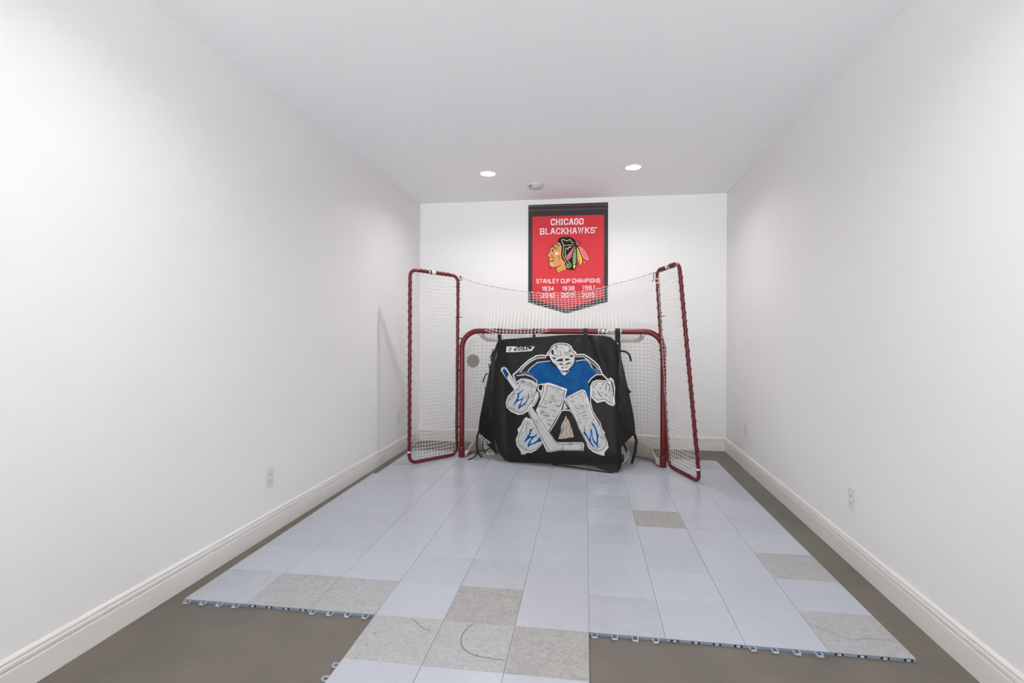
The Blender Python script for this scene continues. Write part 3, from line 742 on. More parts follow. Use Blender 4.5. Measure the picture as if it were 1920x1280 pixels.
# --- jersey
D.poly(A([(205, 380), (228, 358), (320, 350), (345, 318), (415, 268), (545, 256), (600, 300), (640, 345), (665, 382), (685, 390), (710, 375), (740, 320), (780, 270), (795, 252), (905, 240), (965, 322), (1000, 322), (1045, 345), (1040, 375), (990, 395), (945, 440), (925, 470), (930, 520), (947, 590), (930, 625), (915, 600), (880, 540), (840, 540), (770, 580), (690, 615), (705, 530), (620, 500), (530, 468), (480, 478), (415, 472), (410, 430), (350, 402), (290, 384)]), 'pblue', 1)
D.poly(A([(212, 376), (228, 358), (320, 352), (350, 372), (385, 405), (350, 400), (290, 382)]), 'pblue2', 2)
D.poly(A([(968, 324), (1000, 322), (1045, 345), (1040, 372), (1000, 380), (980, 350)]), 'pblue2', 2)
D.stroke(A([(315, 356), (342, 320), (415, 262), (470, 256), (540, 248)]), 1.4, 'pline', 3)
D.stroke(A([(795, 250), (850, 240), (905, 236), (940, 275), (966, 324)]), 1.4, 'pline', 3)
D.stroke(A([(204, 396), (290, 384), (350, 402), (408, 442), (412, 500)]), 1.6, 'pline', 3)
D.stroke(A([(1062, 384), (1000, 386), (950, 424), (922, 466)]), 1.7, 'pline', 3)
# --- helmet and cage
D.poly(B([(188, 375), (205, 330), (260, 270), (300, 190), (370, 125), (470, 98), (600, 95), (700, 115), (780, 170), (830, 270), (900, 320), (910, 370), (885, 400), (872, 520), (850, 600), (760, 700), (700, 800), (640, 872), (600, 875), (560, 842), (500, 742), (440, 672), (340, 582), (290, 502), (250, 420), (215, 400)]), 'pline', 3)
D.poly(B([(175, 440), (250, 430), (300, 520), (345, 585), (430, 670), (470, 720), (380, 660), (300, 590), (230, 520)]), 'pblack', 2.5)
D.poly(B([(290, 340), (340, 250), (420, 160), (530, 138), (640, 145), (730, 200), (770, 290), (830, 360), (845, 480), (820, 590), (740, 680), (640, 720), (560, 700), (450, 620), (350, 540), (300, 440)]), 'pwhite', 4)
D.stroke(B([(245, 400), (243, 352), (285, 285), (320, 210), (390, 150), (480, 126), (600, 124), (690, 146), (750, 200), (800, 300), (852, 345), (870, 400), (868, 520), (835, 615), (720, 745)]), 1.3, 'pblack', 5)
D.stroke(B([(245, 400), (290, 500), (340, 575), (440, 668)]), .9, 'pblack', 5)
for pg in ([(315, 438), (430, 455), (372, 498)], [(418, 525), (480, 490), (577, 470), (580, 532), (470, 536)], [(638, 470), (768, 480), (722, 510), (640, 527)], [(728, 416), (816, 378), (812, 444)],
           [(468, 588), (587, 600), (587, 630), (520, 618)], [(648, 602), (772, 545), (740, 592), (652, 628)], [(528, 690), (592, 680), (594, 714), (560, 706)], [(648, 672), (706, 674), (652, 702)],
           [(505, 738), (560, 766), (640, 770), (722, 740), (690, 792), (652, 822), (600, 800), (550, 782)], [(298, 305), (340, 248), (360, 300), (352, 392), (310, 352)], [(395, 168), (436, 168), (462, 216), (430, 210)],
           [(372, 212), (430, 238), (408, 254)], [(636, 150), (662, 150), (650, 190)], [(720, 240), (760, 280), (772, 332), (740, 304)]):
    D.poly(B(pg), 'pblack', 5)
D.poly(B([(490, 200), (600, 190), (622, 262), (560, 275), (515, 250)]), 'ppink', 5)
D.poly(B([(600, 795), (640, 790), (655, 815), (620, 860), (600, 860), (585, 820)]), 'pline', 6)
for st in ([(500, 285), (528, 322), (540, 405)], [(360, 350), (382, 402), (470, 404), (540, 402)], [(615, 300), (632, 385), (750, 360)], [(640, 325), (712, 320)], [(375, 580), (465, 645)], [(802, 568), (750, 632)]):
    D.stroke(B(st), .8, 'pblack', 6)
# --- stick handle
D.poly(A([(47, 342), (53, 318), (78, 307), (104, 316), (150, 390), (205, 480), (217, 515), (187, 553), (140, 480)]), 'pline', 3)
D.poly(A([(64, 345), (70, 328), (90, 325), (128, 378), (106, 425)]), 'pblue', 4)
D.stroke(A([(106, 425), (150, 492), (182, 536)]), 1.2, 'pblue', 4)
D.stroke(A([(128, 385), (206, 500)]), .7, 'pblack', 4); D.stroke(A([(118, 330), (210, 478)]), .6, 'pblack', 4)
# --- blocker glove
D.poly(A([(207, 450), (250, 422), (310, 425), (370, 445), (412, 478), (410, 510), (340, 462), (270, 440), (205, 475)]), 'pwhite', 3)
D.poly(A([(235, 462), (275, 450), (330, 452), (400, 485), (408, 520), (400, 556), (425, 556), (432, 600), (412, 650), (380, 702), (345, 712), (315, 752), (270, 782), (220, 787), (150, 755), (105, 715), (96, 662), (118, 600), (165, 553), (208, 520), (214, 485)]), 'pline', 4)
D.poly(A([(245, 475), (280, 462), (330, 468), (385, 500), (390, 540), (372, 590), (350, 640), (385, 610), (400, 640), (372, 680), (330, 690), (300, 735), (250, 765), (190, 750), (125, 712), (116, 668), (140, 610), (180, 565), (222, 520)]), 'pwhite', 5)
D.stroke(A([(235, 490), (258, 462), (320, 462), (388, 492), (402, 530), (384, 590), (366, 640), (330, 690), (300, 738), (250, 768), (190, 753), (122, 716), (114, 668), (138, 608), (180, 563), (222, 518)]), .9, 'pblack', 6, closed=True)
D.stroke(A([(392, 568), (420, 566), (424, 600), (395, 660), (362, 700)]), .8, 'pblack', 6)
for st in ([(262, 470), (290, 468)], [(310, 478), (340, 488)], [(355, 498), (375, 512)], [(135, 700), (190, 735)], [(210, 745), (240, 755)], [(175, 590), (160, 625)], [(345, 610), (372, 600), (392, 580)], [(380, 640), (350, 660)]):
    D.stroke(A(st), .9, 'pblack', 6, taper=True)
D1 = lambda pts: fr(945, 700, 18.286, pts)
D.poly(D1([(380, 640), (520, 620), (560, 700), (480, 900), (420, 1000), (340, 1190), (300, 1100), (320, 850)]), 'ppale', 5.5)
D.poly(D1([(455, 680), (530, 655), (620, 570), (690, 538), (590, 640), (510, 730), (500, 765), (550, 765), (505, 815), (485, 895), (560, 880), (640, 830), (688, 735), (655, 860), (605, 985), (580, 1050), (585, 1110), (540, 1180), (485, 1250), (480, 1160), (505, 1090), (560, 1020), (600, 905), (520, 930), (440, 975), (370, 1060), (335, 1150), (335, 1060), (370, 970), (430, 880), (465, 800)]), 'pblue', 6)
D.poly(D1([(830, 640), (860, 720), (855, 830), (800, 940), (745, 1030), (720, 1065), (620, 1130), (530, 1190), (590, 1100), (700, 1015), (770, 935), (820, 830), (835, 740)]), 'pblue', 6)
D.stroke(A([(250, 560), (285, 535), (300, 540)]), .8, 'ppale', 6, taper=True)
# --- left pad, upper
D.poly(A([(420, 480), (480, 472), (530, 464), (620, 495), (712, 530), (694, 610), (672, 662), (658, 722), (620, 790), (525, 945), (495, 905), (430, 810), (398, 740), (420, 700), (446, 620), (440, 560), (415, 540)]), 'pline', 4)
D.poly(A([(425, 494), (455, 484), (468, 500), (450, 548), (428, 532)]), 'pblack', 5)
D.poly(A([(518, 492), (600, 510), (688, 545), (672, 620), (655, 680), (630, 770), (530, 915), (460, 830), (432, 770), (455, 690), (490, 610), (505, 540)]), 'pwhite', 5)
D.stroke(A([(480, 480), (470, 560), (440, 640), (400, 730)]), 1.0, 'pblack', 5)
D.stroke(A([(430, 712), (470, 640), (500, 560), (512, 492), (600, 512), (690, 545), (670, 640), (640, 700), (600, 696)]), .9, 'pblack', 6)
for st in ([(470, 636), (505, 648)], [(528, 668), (562, 654)], [(590, 690), (640, 705)], [(440, 700), (520, 716)], [(540, 732), (602, 750)], [(430, 740), (512, 772)], [(460, 782), (532, 800)], [(560, 795), (592, 806)], [(500, 830), (562, 850)], [(420, 690), (445, 712)], [(595, 535), (612, 552)], [(520, 870), (548, 890)], [(570, 640), (600, 655)], [(540, 600), (580, 590)]):
    D.stroke(A(st), 1.0, 'pblack', 6, taper=True)
D.stroke(A([(655, 745), (600, 852), (536, 955)]), 1.8, 'pline', 3)
# --- arch between the pads
D.stroke(A([(655, 748), (672, 738), (742, 742), (770, 775), (800, 835), (838, 905), (872, 962), (900, 1040), (925, 1110), (980, 1160)]), 2.2, 'pline', 3)
D.poly(A([(684, 652), (716, 722), (668, 732)]), 'pwhite', 4)
# --- right pad
D.poly(A([(680, 632), (720, 602), (790, 565), (860, 532), (892, 542), (908, 590), (932, 640), (950, 700), (962, 760), (1000, 820), (1030, 870), (1050, 930), (1080, 970), (1115, 1060), (1126, 1112), (1086, 1160), (1084, 1196), (1052, 1190), (1020, 1180), (985, 1165), (930, 1125), (896, 1050), (866, 990), (828, 920), (798, 840), (758, 760), (716, 690)]), 'pline', 4)
D.poly(A([(712, 632), (790, 590), (870, 555), (890, 600), (915, 680), (945, 770), (1000, 850), (1040, 950), (1070, 990), (1100, 1085), (1060, 1135), (1000, 1140), (940, 1095), (900, 1010), (860, 930), (830, 860), (780, 760)]), 'pwhite', 5)
D.stroke(A([(700, 630), (790, 582), (862, 552), (885, 560), (905, 620)]), .8, 'pblack', 6)
D.stroke(A([(700, 636), (730, 700), (775, 778), (815, 870), (850, 945), (885, 1010), (905, 1060), (940, 1110), (1000, 1148), (1060, 1140), (1105, 1090), (1080, 990), (1042, 940)]), .9, 'pblack', 6)
D.stroke(A([(948, 575), (945, 660), (965, 745), (1000, 805), (1040, 862), (1058, 925), (1090, 975)]), 1.6, 'pline', 3)
D.stroke(A([(925, 620), (948, 720), (985, 800), (1022, 860), (1030, 900)]), .9, 'pblack', 6)
for st in ([(790, 710), (830, 730)], [(830, 775), (900, 755)], [(850, 800), (910, 790)], [(790, 745), (820, 760)], [(860, 690), (880, 712)], [(890, 680), (912, 700)], [(870, 830), (900, 812)], [(905, 830), (925, 815)], [(815, 865), (850, 850)], [(755, 600), (770, 608)], [(960, 828), (985, 838)], [(735, 655), (770, 650)], [(820, 820), (845, 838)], [(930, 905), (950, 890)], [(1045, 1000), (1060, 1020)], [(1000, 1120), (1050, 1100)], [(830, 600), (850, 592)]):
    D.stroke(A(st), 1.0, 'pblack', 6, taper=True)
D.poly(A([(900, 960), (950, 900), (1020, 950), (1035, 1050), (1010, 1110), (950, 1080), (910, 1020)]), 'ppale', 5.5)
D3 = lambda pts: fr(1085, 780, 16, pts)
D.poly(D3([(135, 505), (160, 465), (185, 260), (184, 455), (245, 560), (320, 700), (395, 800), (442, 880), (464, 944), (400, 890), (315, 765), (235, 625)]), 'pblue', 6)
D.poly(D3([(315, 705), (335, 600), (352, 500), (358, 340), (408, 450), (418, 620), (462, 730), (565, 820), (614, 948), (540, 885), (445, 780), (400, 680), (382, 570), (372, 480), (362, 560), (357, 660), (380, 745), (340, 745)]), 'pblue', 6)
D.poly(D3([(388, 130), (460, 240), (547, 420), (574, 530), (637, 607), (594, 594), (582, 700), (584, 835), (543, 810), (538, 700), (536, 590), (496, 400), (430, 285), (368, 205), (425, 230)]), 'pblue', 6)
# --- catching glove
D.poly(A([(925, 478), (972, 424), (1040, 396), (1090, 420), (1100, 440), (1000, 432), (950, 462), (938, 500)]), 'pblack', 2)
D.poly(A([(942, 500), (962, 455), (1010, 436), (1100, 442), (1150, 413), (1176, 440), (1192, 520), (1186, 620), (1192, 680), (1170, 700), (1122, 682), (1085, 650), (1010, 668), (962, 622), (942, 580)]), 'pline', 4)
D.poly(A([(965, 500), (1010, 480), (1080, 462), (1130, 470), (1160, 500), (1170, 560), (1172, 640), (1168, 672), (1130, 655), (1090, 622), (1020, 632), (980, 590)]), 'pwhite', 5)
D.stroke(A([(955, 500), (975, 465), (1020, 452), (1090, 455), (1135, 440), (1165, 460), (1178, 530), (1176, 600)]), 1.0, 'pblack', 6)
D.stroke(A([(958, 585), (1015, 640), (1088, 626), (1130, 660), (1172, 680)]), 1.0, 'pblack', 6)
D.poly(A([(1150, 440), (1165, 460), (1180, 540), (1172, 590), (1160, 520), (1148, 470)]), 'pgrey', 6)
for st in ([(1010, 540), (1040, 590), (1062, 612)], [(1108, 460), (1095, 540)], [(1110, 462), (1142, 500)], [(1140, 498), (1132, 555)], [(1058, 490), (1078, 475)], [(960, 520), (985, 500)], [(962, 560), (985, 590)], [(1088, 588), (1112, 592)], [(1128, 608), (1146, 612)], [(980, 490), (1010, 470)], [(1155, 580), (1172, 600)], [(965, 540), (975, 560)], [(1050, 505), (1040, 530)]):
    D.stroke(A(st), 1.3, 'pblack', 7, taper=True)
# --- left pad, lower
D.poly(A([(275, 835), (300, 808), (352, 832), (402, 872), (452, 962), (478, 1060), (440, 1105), (400, 1142), (350, 1168), (305, 1166), (292, 1182), (252, 1180), (246, 1150), (206, 1092), (198, 1030), (225, 970), (214, 930), (250, 890)]), 'pline', 3)
D.poly(A([(300, 840), (345, 850), (392, 895), (440, 980), (462, 1060), (400, 1120), (345, 1148), (280, 1130), (232, 1092), (222, 1035), (245, 960), (270, 900)]), 'pwhite', 4)
D.stroke(A([(292, 835), (262, 905), (240, 965), (218, 1035), (226, 1092), (275, 1135), (345, 1152), (405, 1125), (465, 1065)]), .9, 'pblack', 5)
for st in ([(318, 850), (300, 900)], [(345, 858), (330, 880)], [(255, 975), (275, 965)], [(250, 1080), (262, 1105)], [(280, 1118), (310, 1130)], [(310, 895), (296, 940)], [(262, 1150), (266, 1172)], [(280, 1150), (284, 1170)]):
    D.stroke(A(st), .9, 'pblack', 5, taper=True)
D2 = lambda pts: fr(965, 775, 16, pts)
D.poly(D2([(400, 560), (520, 500), (640, 600), (560, 760), (400, 1060), (370, 960), (260, 900), (300, 780)]), 'ppale', 4.5)
D.poly(D2([(450, 470), (510, 470), (600, 415), (520, 500), (470, 570), (480, 588), (530, 570), (455, 640), (450, 668), (500, 690), (600, 660), (692, 585), (670, 645), (560, 745), (492, 820), (462, 912), (540, 888), (660, 815), (745, 690), (832, 830), (700, 862), (600, 902), (470, 955), (400, 1022), (388, 960), (410, 880), (512, 722), (420, 762), (350, 822), (278, 888), (310, 790), (380, 690), (355, 650), (402, 655), (440, 570)]), 'pblue', 5)
# --- stick shaft and blade
D.poly(A([(322, 748), (356, 703), (400, 760), (590, 1042), (612, 1060), (865, 1060), (882, 1078), (876, 1146), (858, 1146), (640, 1142), (540, 1160), (510, 1152)]), 'pwhite', 8)
D.stroke(A([(350, 700), (520, 950), (598, 1056), (640, 1072), (862, 1066)]), .7, 'pline', 9)
D.stroke(A([(366, 716), (520, 945), (596, 1062), (640, 1082), (858, 1074), (856, 1146)]), .8, 'pblack', 9)
D.stroke(A([(328, 756), (440, 980), (532, 1148), (640, 1136), (850, 1138)]), .8, 'pblack', 9)
D.stroke(A([(318, 752), (430, 985), (512, 1158)]), .9, 'pline', 9)
# --- crumpled lining in the gap
D.poly(A([(700, 793), (712, 830), (728, 842), (745, 895), (758, 922), (778, 1008), (720, 1016), (690, 1024), (622, 1028), (648, 955), (650, 905), (662, 870), (680, 840)]), 'straw', 2)
for q in range(16):
    x0 = 632+q*8.6; D.stroke(A([(x0+random.uniform(-4, 4), 1018), (x0*.5+350+random.uniform(-12, 12), 930), (x0*.28+504+random.uniform(-8, 8), 850+random.uniform(0, 25))]), .5, random.choice(['pgrey', 'pline', 'straw']), 3, taper=True)
# --- lettered mark
D4 = lambda pts: fr(945, 645, 32, pts)
D.poly(D4([(155, 140), (735, 130), (545, 388), (1140, 362), (1590, 335), (1735, 135), (1850, 130), (1665, 402), (1150, 450), (680, 478), (120, 482)]), 'pline', 2)
D.poly(D4([(275, 228), (482, 226), (442, 292), (392, 302), (385, 282), (305, 270)]), 'pblack', 3)
D.poly(D4([(272, 365), (350, 345), (392, 302), (432, 302), (376, 406), (258, 406)]), 'pblack', 3)
text(D, 'GOAL', D4([(725, 338)])[0], D4([(1555, 290)])[0], 4.5, 1.15, 'pline', 3, gap=2.6)
D.stroke(D4([(1580, 110), (1670, 150)]), 1.2, 'pline', 3)
for q in (690, 850, 975, 1075, 1165, 1385): D.stroke(D4([(q, 375-(q-690)*.05), (q, 480-(q-690)*.06)]), .7, 'pblack', 3)
fp = b.build('printed_panel', tgt, smooth=True, normals=False, label='black front panel with goaltender print and EZ GOAL lettering')

# side wings folding back into the goal
def wing(crease, outl, dep, name, lab=None, mirror=1):
    def fn(s, t):
        cx, cy = interp([(i/(len(crease)-1), p[0]) for i, p in enumerate(crease)], t), interp([(i/(len(crease)-1), p[1]) for i, p in enumerate(crease)], t)
        ox, oy = interp([(i/(len(outl)-1), p[0]) for i, p in enumerate(outl)], t), interp([(i/(len(outl)-1), p[1]) for i, p in enumerate(outl)], t)
        px, py = cx+(ox-cx)*s, cy+(oy-cy)*s
        y0 = tsurf(cx, cy).y+.004
        dd = dep*(.25+.75*math.sin(math.pi*min(1, t*1.05)))
        return ony(px, py, y0+dd*s**.8+.012*noise.noise(Vector((px/9, py/16, 4)))*math.sin(math.pi*s)+.008*math.sin(t*23+s*4)*s*(1-s)*3)
    b = MB(); b.grid(fn, 14, 50, 'cloth'); o = b.build(name, tgt, smooth=True, normals=False)
    so = o.modifiers.new('solid', 'SOLIDIFY'); so.thickness = .0025
    return o, fn
LW, lfn = wing([(938, 640), (930, 665), (927, 690), (925, 720), (924, 750), (925, 780), (926, 805), (927, 825), (930, 842), (934, 852)],
               [(933, 640), (925, 660), (918, 690), (912, 720), (905, 755), (899, 785), (897, 805), (903, 822), (914, 834), (927, 848)], .16, 'side_wing')
RW, rfn = wing([(1159, 638), (1160, 665), (1161, 690), (1161, 715), (1162, 740), (1163, 765), (1163, 785), (1163, 803), (1163, 822), (1163, 840)],
               [(1163, 640), (1164, 668), (1170, 695), (1176, 722), (1182, 750), (1187, 775), (1190, 795), (1191, 812), (1176, 826), (1165, 838)], .18, 'side_wing')
# straps over the crossbar
def strap(px, wpx, pybot, name='hanging_strap', covered=False, top=True):
    d = ray(px, 621); t_ = (GM.x*EY.x+GM.y*EY.y)/(d.x*EY.x+d.y*EY.y); q = d*t_; x = (Vector((q.x, q.y, 0))-Vector((GM.x, GM.y, 0))).dot(EX)
    hw = wpx*.0026; b = MB(); R_ = .0285
    prof = [(R_*math.cos(a), R_*math.sin(a)) for a in [math.radians(v) for v in range(300, 119, -15)]]  # back -> over the top -> front
    prof = [(math.cos(math.radians(v))*R_, CZ+math.sin(math.radians(v))*R_) for v in range(-60, 196, 12)]
    e = tsurf(px, pybot); ey = (Vector((e.x, e.y, 0))-Vector((GM.x, GM.y, 0))).dot(EY); exx = (Vector((e.x, e.y, 0))-Vector((GM.x, GM.y, 0))).dot(EX)
    prof = [(x, a, z) for a, z in prof]+[(x*.5+exx*.5, ey*.5-.5*R_-.003, (e.z+CZ)/2), (exx, ey-.005, e.z), (exx, ey-.005, e.z-.012)]
    vs = []
    for xx, yy, z in prof: vs += [G(xx-hw, yy, z), G(xx+hw, yy, z)]
    b.add(vs, [(2*i, 2*i+1, 2*i+3, 2*i+2) for i in range(len(prof)-1)], 'strap')
    o = b.build(name, tgt, normals=False); so = o.modifiers.new('solid', 'SOLIDIFY'); so.thickness = .002; so.offset = 0
strap(937.5, 7, 641); strap(1002, 5, 634); strap(1098, 8, 631); strap(1158, 9, 640)
def ribbon(pts, wd, name, parent=None, k='strap', th=.002):
    """pts: (px,py,y); a flat webbing facing the room"""
    P = [ony(a, c, y) for a, c, y in pts]; P = resample(P, max(8, 4*len(P)))
    vs = []
    for i, p in enumerate(P):
        tg = (P[min(i+1, len(P)-1)]-P[max(i-1, 0)]).normalized(); n = tg.cross(Vector((0, 1, 0)))
        n = n.normalized() if n.length > 1e-3 else Vector((1, 0, 0)); vs += [p-n*wd/2, p+n*wd/2]
    b = MB(); b.add(vs, [(2*i, 2*i+1, 2*i+3, 2*i+2) for i in range(len(P)-1)], k)
    o = b.build(name, parent or tgt, smooth=True, normals=False); so = o.modifiers.new('solid', 'SOLIDIFY'); so.thickness = th
    return o
yl = onz(905, 862, TH+.01).y
ribbon([(899, 806, yl+.10), (895, 818, yl+.06), (894, 835, yl+.02), (897, 850, yl+.01), (904, 857, yl)], .022, 'loose_strap')
yq = onz(880, 862, TH+.006).y
ribbon([(896, 846, yq+.10), (892, 854, onz(892, 855, TH+.006).y), (884, 859, onz(884, 859.5, TH+.006).y), (877, 862, onz(877, 862, TH+.004).y)], .013, 'loose_strap')
ribbon([(901, 812, yl+.09), (905, 820, yl+.07), (906, 838, yl+.06), (911, 850, yl+.05)], .008, 'loose_strap')
yr = onz(1184, 872, TH+.01).y
ribbon([(1189, 812, yr+.12), (1193, 825, yr+.08), (1191, 845, yr+.05), (1187, 860, yr+.03), (1184, 869, yr+.01)], .026, 'loose_strap')
yu = tsurf(1161, 657).y
ribbon([(1161, 657.5, yu), (1168, 658, yu-.01), (1175, 660, yu-.02), (1180, 665, yu-.025), (1182, 671, yu-.03), (1183, 677, yu-.03)], [.018, .018][0], 'loose_strap')
ribbon([(1170, 722, yu+.07), (1176, 729, yu+.06), (1182, 736, yu+.05)], .022, 'loose_strap')
ribbon([(1162, 742, yu+.00), (1161, 755, yu-.01), (1158, 768, yu-.02)], .016, 'loose_strap')
yv = tsurf(930, 700).y
ribbon([(914, 699, yv+.10), (910, 704, yv+.08), (907, 710, yv+.07), (905.5, 717, yv+.07)], .012, 'loose_strap')
ribbon([(925, 659, yv+.06), (923, 664, yv+.04), (921, 669, yv+.03)], .018, 'loose_strap')
ribbon([(911, 729, yv+.09), (913, 738, yv+.06), (915, 748, yv+.04), (914, 757, yv+.03)], .014, 'loose_strap')
for (a, c, y) in ((925, 658, yv+.05), (921, 672, yv+.055), (918, 686, yv+.06), (911, 729, yv+.10)):
    b = MB(); p = ony(a, c, y); b.tube([p+Vector((-.012, 0, .014)), p+Vector((.004, -.006, .004)), p+Vector((.004, -.006, -.012)), p+Vector((-.010, 0, -.018))], .006, 'strap', 6); b.build('strap_buckle', tgt, smooth=True)
# cord along the lower hem
cp = [(1036, 870.5), (1060, 873.5), (1085, 877), (1105, 880), (1130, 884), (1148, 886)]
b = MB(); b.tube(resample([onz(a, c, TH+.006) for a, c in cp], 24), .005, 'strap', 8, flat=.6); b.build('hem_cord', tgt, smooth=True)
# netted corner pockets
def pocket(quad, nx, ny, y0, name, extra):
    def fn(s, t):
        a = Vector(quad[0]).lerp(Vector(quad[1]), s); c = Vector(quad[3]).lerp(Vector(quad[2]), s); q = a.lerp(c, t)
        return ony(q.x, q.y, y0+.03*math.sin(math.pi*s)*math.sin(math.pi*t)+.02*noise.noise(Vector((q.x/4, q.y/4, 1)))) + Vector((.010*noise.noise(Vector((q.x/3, q.y/3, 5))), 0, .010*noise.noise(Vector((q.x/3, q.y/3, 9)))))
    b = MB(); net(b, fn, nx, ny, .0026, 'net', 2); o = b.build(name, tgt, normals=False)
yp = onz(915, 858, TH+.02).y
pocket([(901, 816), (925, 833), (926, 851), (911, 851)], 5, 6, yp+.02, 'corner_pocket', 0)
ribbon([(909, 846, yp), (916, 841, yp-.01), (926, 834, yp-.01)], .010, 'pocket_strap')
ypr = onz(1172, 872, TH+.02).y
pocket([(1163, 833), (1171, 834), (1184, 856), (1166, 869)], 5, 8, ypr+.02, 'corner_pocket', 0)
ribbon([(1169, 832, ypr), (1172, 838, ypr-.01), (1175, 847, ypr-.01)], .020, 'pocket_strap')
ribbon([(1183, 853, ypr), (1180, 861, ypr-.01), (1172, 869, ypr-.01)], .006, 'pocket_strap')
ribbon([(1168, 851, ypr-.006), (1168.5, 858, ypr-.006), (1168, 866, ypr-.006)], .012, 'pocket_strap')

# ------------------------------------------------------------------ championship banner
bn = MB()
BY = WB-.004
def bsurf(px, py, lay=0): return ony(px, py, BY-.0005*lay)
D = Decal(bn, bsurf, 400)
OUT = [(990.6, 384.4), (1140.2, 379), (1140, 565), (1062, 587.6), (990.4, 566.6)]
vs = [bsurf(*p) for p in OUT]; n = len(vs)
bn.add(vs+[v+Vector((0, .0035, 0)) for v in vs], [tuple(range(n)), tuple(range(2*n-1, n-1, -1))]+[(i, (i+1) % n, n+(i+1) % n, n+i) for i in range(n)], 'bblack')
P1 = lambda pts: fr(980, 370, 11.294, pts)
P2 = lambda pts: fr(980, 480, 11.13, pts)
PH = lambda pts: fr(1000, 430, 14.22, pts)
D.poly(P1([(125, 165), (1805, 112), (1805, 240), (125, 290)]), 'bhem', 1)
for y0, y1 in ((190, 148), (275, 232)):
    for q in range(34):
        x = 130+q*49.6; ya = y0+(y1-y0)*q/34; D.stroke(P1([(x, ya), (x+26, ya-.8)]), .75, 'stitch', 2)
D.poly(P1([(206, 408), (1726, 366)])+P2([(1695, 640), (1690, 850), (935, 1110), (200, 890)]), 'bred', 1)
text(D, 'CHICAGO', P1([(608, 578)])[0], P1([(1280, 562)])[0], 9.9, 2.1, 'bwhite', 3, serif=1.0, gap=2.3)
text(D, 'BLACKHAWKS', P1([(378, 776)])[0], P1([(1520, 748)])[0], 9.9, 1.8, 'bwhite', 3, serif=.9, gap=2.3)
D.poly(P1([(1540, 630), (1570, 628), (1572, 655), (1542, 657)]), 'bwhite', 3)
text(D, 'STANLEY CUP CHAMPIONS', P2([(292, 562)])[0], P2([(1612, 548)])[0], 7.2, 1.15, 'bwhite', 3, gap=1.9)
for s_, a, c in (('1934', (405, 718), (650, 716)), ('1938', (825, 714), (1072, 710)), ('1961', (1248, 700), (1495, 697)), ('2010', (400, 858), (648, 857)), ('2013', (822, 855), (1070, 852)), ('2015', (1245, 852), (1500, 848))):
    text(D, s_, P2([a])[0], P2([c])[0], 7.0, 1.25, 'bwhite', 3, gap=2.4)
# emblem: head in profile with feathers
D.poly(PH([(455, 480), (560, 400), (650, 320), (670, 250), (720, 210), (800, 198), (950, 190), (1060, 235), (1130, 320), (1180, 400), (1160, 700), (1165, 900), (1130, 1060), (1085, 1085), (960, 1078), (880, 1065), (650, 1172), (590, 1020), (480, 1022), (415, 975), (400, 850), (408, 770), (358, 722), (370, 680), (440, 560)]), 'pblack', 3)
D.poly(PH([(462, 500), (560, 420), (655, 338), (715, 372), (748, 470), (735, 700), (770, 800), (820, 850), (840, 930), (885, 1050), (658, 1155), (610, 1035), (700, 960), (600, 1008), (490, 1008), (432, 965), (418, 850), (500, 852), (418, 838), (425, 762), (375, 718), (385, 680), (452, 570)]), 'skin', 4)
D.poly(PH([(655, 338), (715, 372), (748, 470), (735, 700), (770, 800), (745, 770), (715, 690), (722, 480), (700, 400)]), 'skin2', 5)
D.stroke(PH([(430, 1010), (500, 1020), (590, 1012), (680, 985), (735, 940)]), .9, 'pblack', 5)
D.stroke(PH([(490, 470), (530, 462), (590, 500), (655, 498)]), 1.7, 'pblack', 5, taper=True)
for q in range(3): D.stroke(PH([(610+q*8-8, 400-q*16+10), (700+q*6, 452-q*28+12)]), .8, 'pblack', 5)
D.poly(PH([(490, 545), (540, 515), (600, 545), (560, 570), (515, 600)]), 'pblack', 5); D.poly(PH([(535, 540), (580, 548), (560, 572), (535, 570)]), 'bwhite', 6)
D.poly(PH([(540, 622), (600, 605), (575, 690), (550, 680)]), 'orange', 5); D.poly(PH([(580, 625), (665, 605), (668, 650), (575, 680)]), 'bwhite', 6)
D.stroke(PH([(372, 728), (410, 742), (480, 738), (525, 740), (560, 778)]), 1.0, 'pblack', 5)
D.stroke(PH([(470, 700), (490, 685), (515, 700), (508, 725)]), .8, 'pblack', 5)
D.stroke(PH([(405, 850), (500, 846), (520, 818), (548, 852)]), 1.1, 'pblack', 5); D.stroke(PH([(500, 800), (530, 812)]), .8, 'pblack', 5)
D.poly(PH([(480, 880), (525, 940), (495, 945)]), 'bwhite', 5)
D.stroke(PH([(692, 700), (675, 740), (685, 790), (705, 805)]), .9, 'pblack', 5)
D.stroke(PH([(820, 850), (838, 900), (810, 940), (780, 920), (790, 880)]), .7, 'salmon', 5)
D.stroke(PH([(1090, 355), (1040, 352), (1015, 320), (975, 262), (920, 300), (870, 300), (800, 262), (755, 275), (760, 320), (805, 400), (800, 560), (780, 690), (850, 820), (890, 900), (900, 1000), (935, 1025), (1000, 980), (995, 930), (920, 830), (860, 740), (845, 620), (862, 520), (880, 490), (925, 535), (950, 458), (985, 485), (1010, 445)]), .95, 'cream', 5)
D.stroke(PH([(815, 432), (930, 412), (1065, 410)]), .9, 'cream', 5)
D.stroke(PH([(920, 970), (920, 930), (945, 915), (958, 945), (930, 985)]), .7, 'cream', 5)
D.poly(PH([(1110, 400), (1020, 545), (885, 700), (880, 730), (930, 820), (1015, 740), (1050, 600)]), 'rose', 6)
for a, c in (((1050, 500), (960, 690)), ((1010, 600), (985, 640)), ((960, 690), (1000, 720)), ((960, 690), (910, 690))): D.stroke(PH([a, c]), .5, 'ppink', 7)
D.poly(PH([(1118, 450), (1070, 560), (1030, 740), (1035, 950), (1090, 1068), (1135, 980), (1158, 860), (1150, 640), (1135, 520)]), 'pblack', 6)
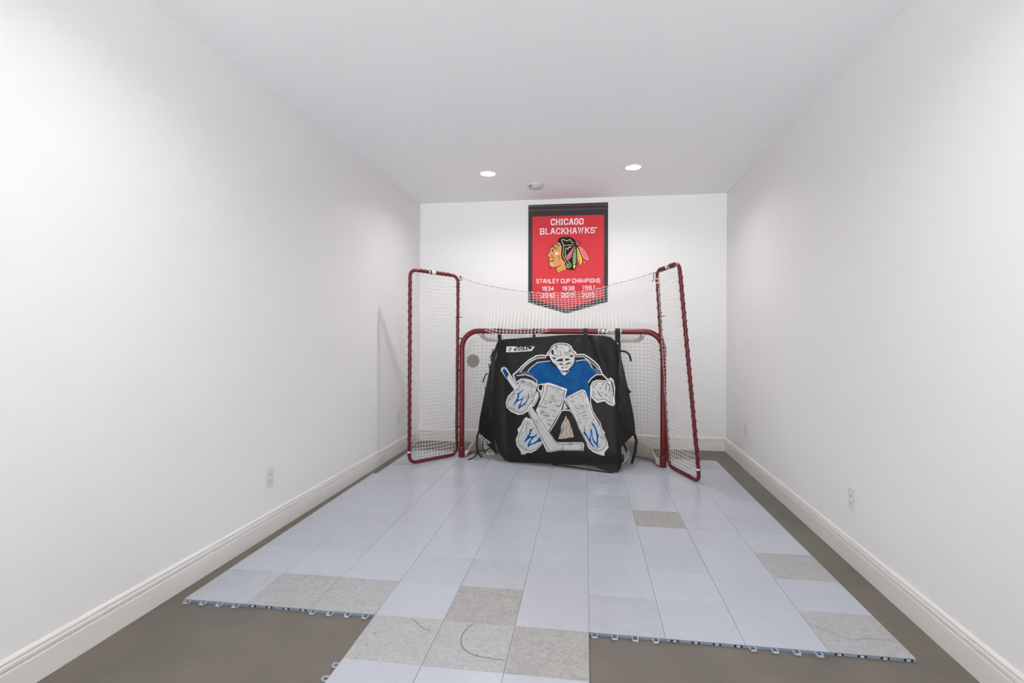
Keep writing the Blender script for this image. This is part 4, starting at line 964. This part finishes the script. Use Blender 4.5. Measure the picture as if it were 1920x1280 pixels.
D.poly(PH([(1115, 460), (1078, 570), (1042, 740), (1048, 930), (1090, 950), (1128, 930), (1148, 850), (1142, 650), (1130, 540)]), 'green', 7)
D.poly(PH([(1050, 965), (1090, 950), (1132, 965), (1090, 1062)]), 'yellow', 8)
D.stroke(PH([(1112, 470), (1105, 560), (1090, 950)]), .5, 'cream', 8)
for yy in (680, 760, 840, 910): D.stroke(PH([(1060, yy-30), (1092, yy), (1128, yy-30)]), .45, 'cream', 8)
D.poly(PH([(1155, 470), (1160, 640), (1175, 800), (1245, 1005), (1310, 880), (1300, 730), (1240, 600), (1190, 480)]), 'pblack', 6)
D.poly(PH([(1160, 480), (1168, 640), (1185, 800), (1245, 980), (1298, 870), (1290, 740), (1232, 610), (1188, 490)]), 'yellow', 7)
D.stroke(PH([(1175, 500), (1215, 700), (1245, 960)]), .5, 'pblack', 8)
for yy in (660, 740, 820, 880): D.stroke(PH([(1185, yy-10), (1225, yy+15), (1270, yy-20)]), .45, 'pblack', 8)
D.poly(PH([(1195, 410), (1350, 510), (1430, 610), (1480, 730), (1492, 855), (1440, 850), (1330, 790), (1245, 610), (1180, 430)]), 'pblack', 6)
D.poly(PH([(1200, 425), (1340, 515), (1420, 620), (1470, 740), (1480, 840), (1440, 835), (1335, 775), (1255, 610)]), 'salmon', 7)
D.poly(PH([(1270, 510), (1340, 570), (1440, 740), (1440, 800), (1370, 740), (1300, 610)]), 'rose', 8)
D.stroke(PH([(1240, 480), (1340, 620), (1450, 810)]), .5, 'ppink', 9)
D.poly(PH([(1130, 370), (1170, 350), (1200, 375), (1190, 415), (1150, 412)]), 'pgrey', 9); D.poly(PH([(1200, 350), (1260, 320), (1275, 370), (1215, 385)]), 'pblack', 8); D.poly(PH([(1215, 355), (1248, 338), (1255, 365), (1222, 374)]), 'pgrey', 9)
D.stroke(PH([(1115, 292), (1205, 292), (1200, 345)]), .8, 'pblack', 8); D.stroke(PH([(1150, 300), (1185, 340)]), .8, 'salmon', 9)
D.poly(PH([(1340, 860), (1380, 855), (1385, 885), (1345, 890)]), 'salmon', 5)
o = bn.build('championship_banner', None, normals=False)
setp(o, 'red and black hockey championship banner with profile emblem, hung high on the back wall', 'banner')

for o in bpy.data.objects:
    for k in ('_w', '_r'):
        if k in o: del o[k]
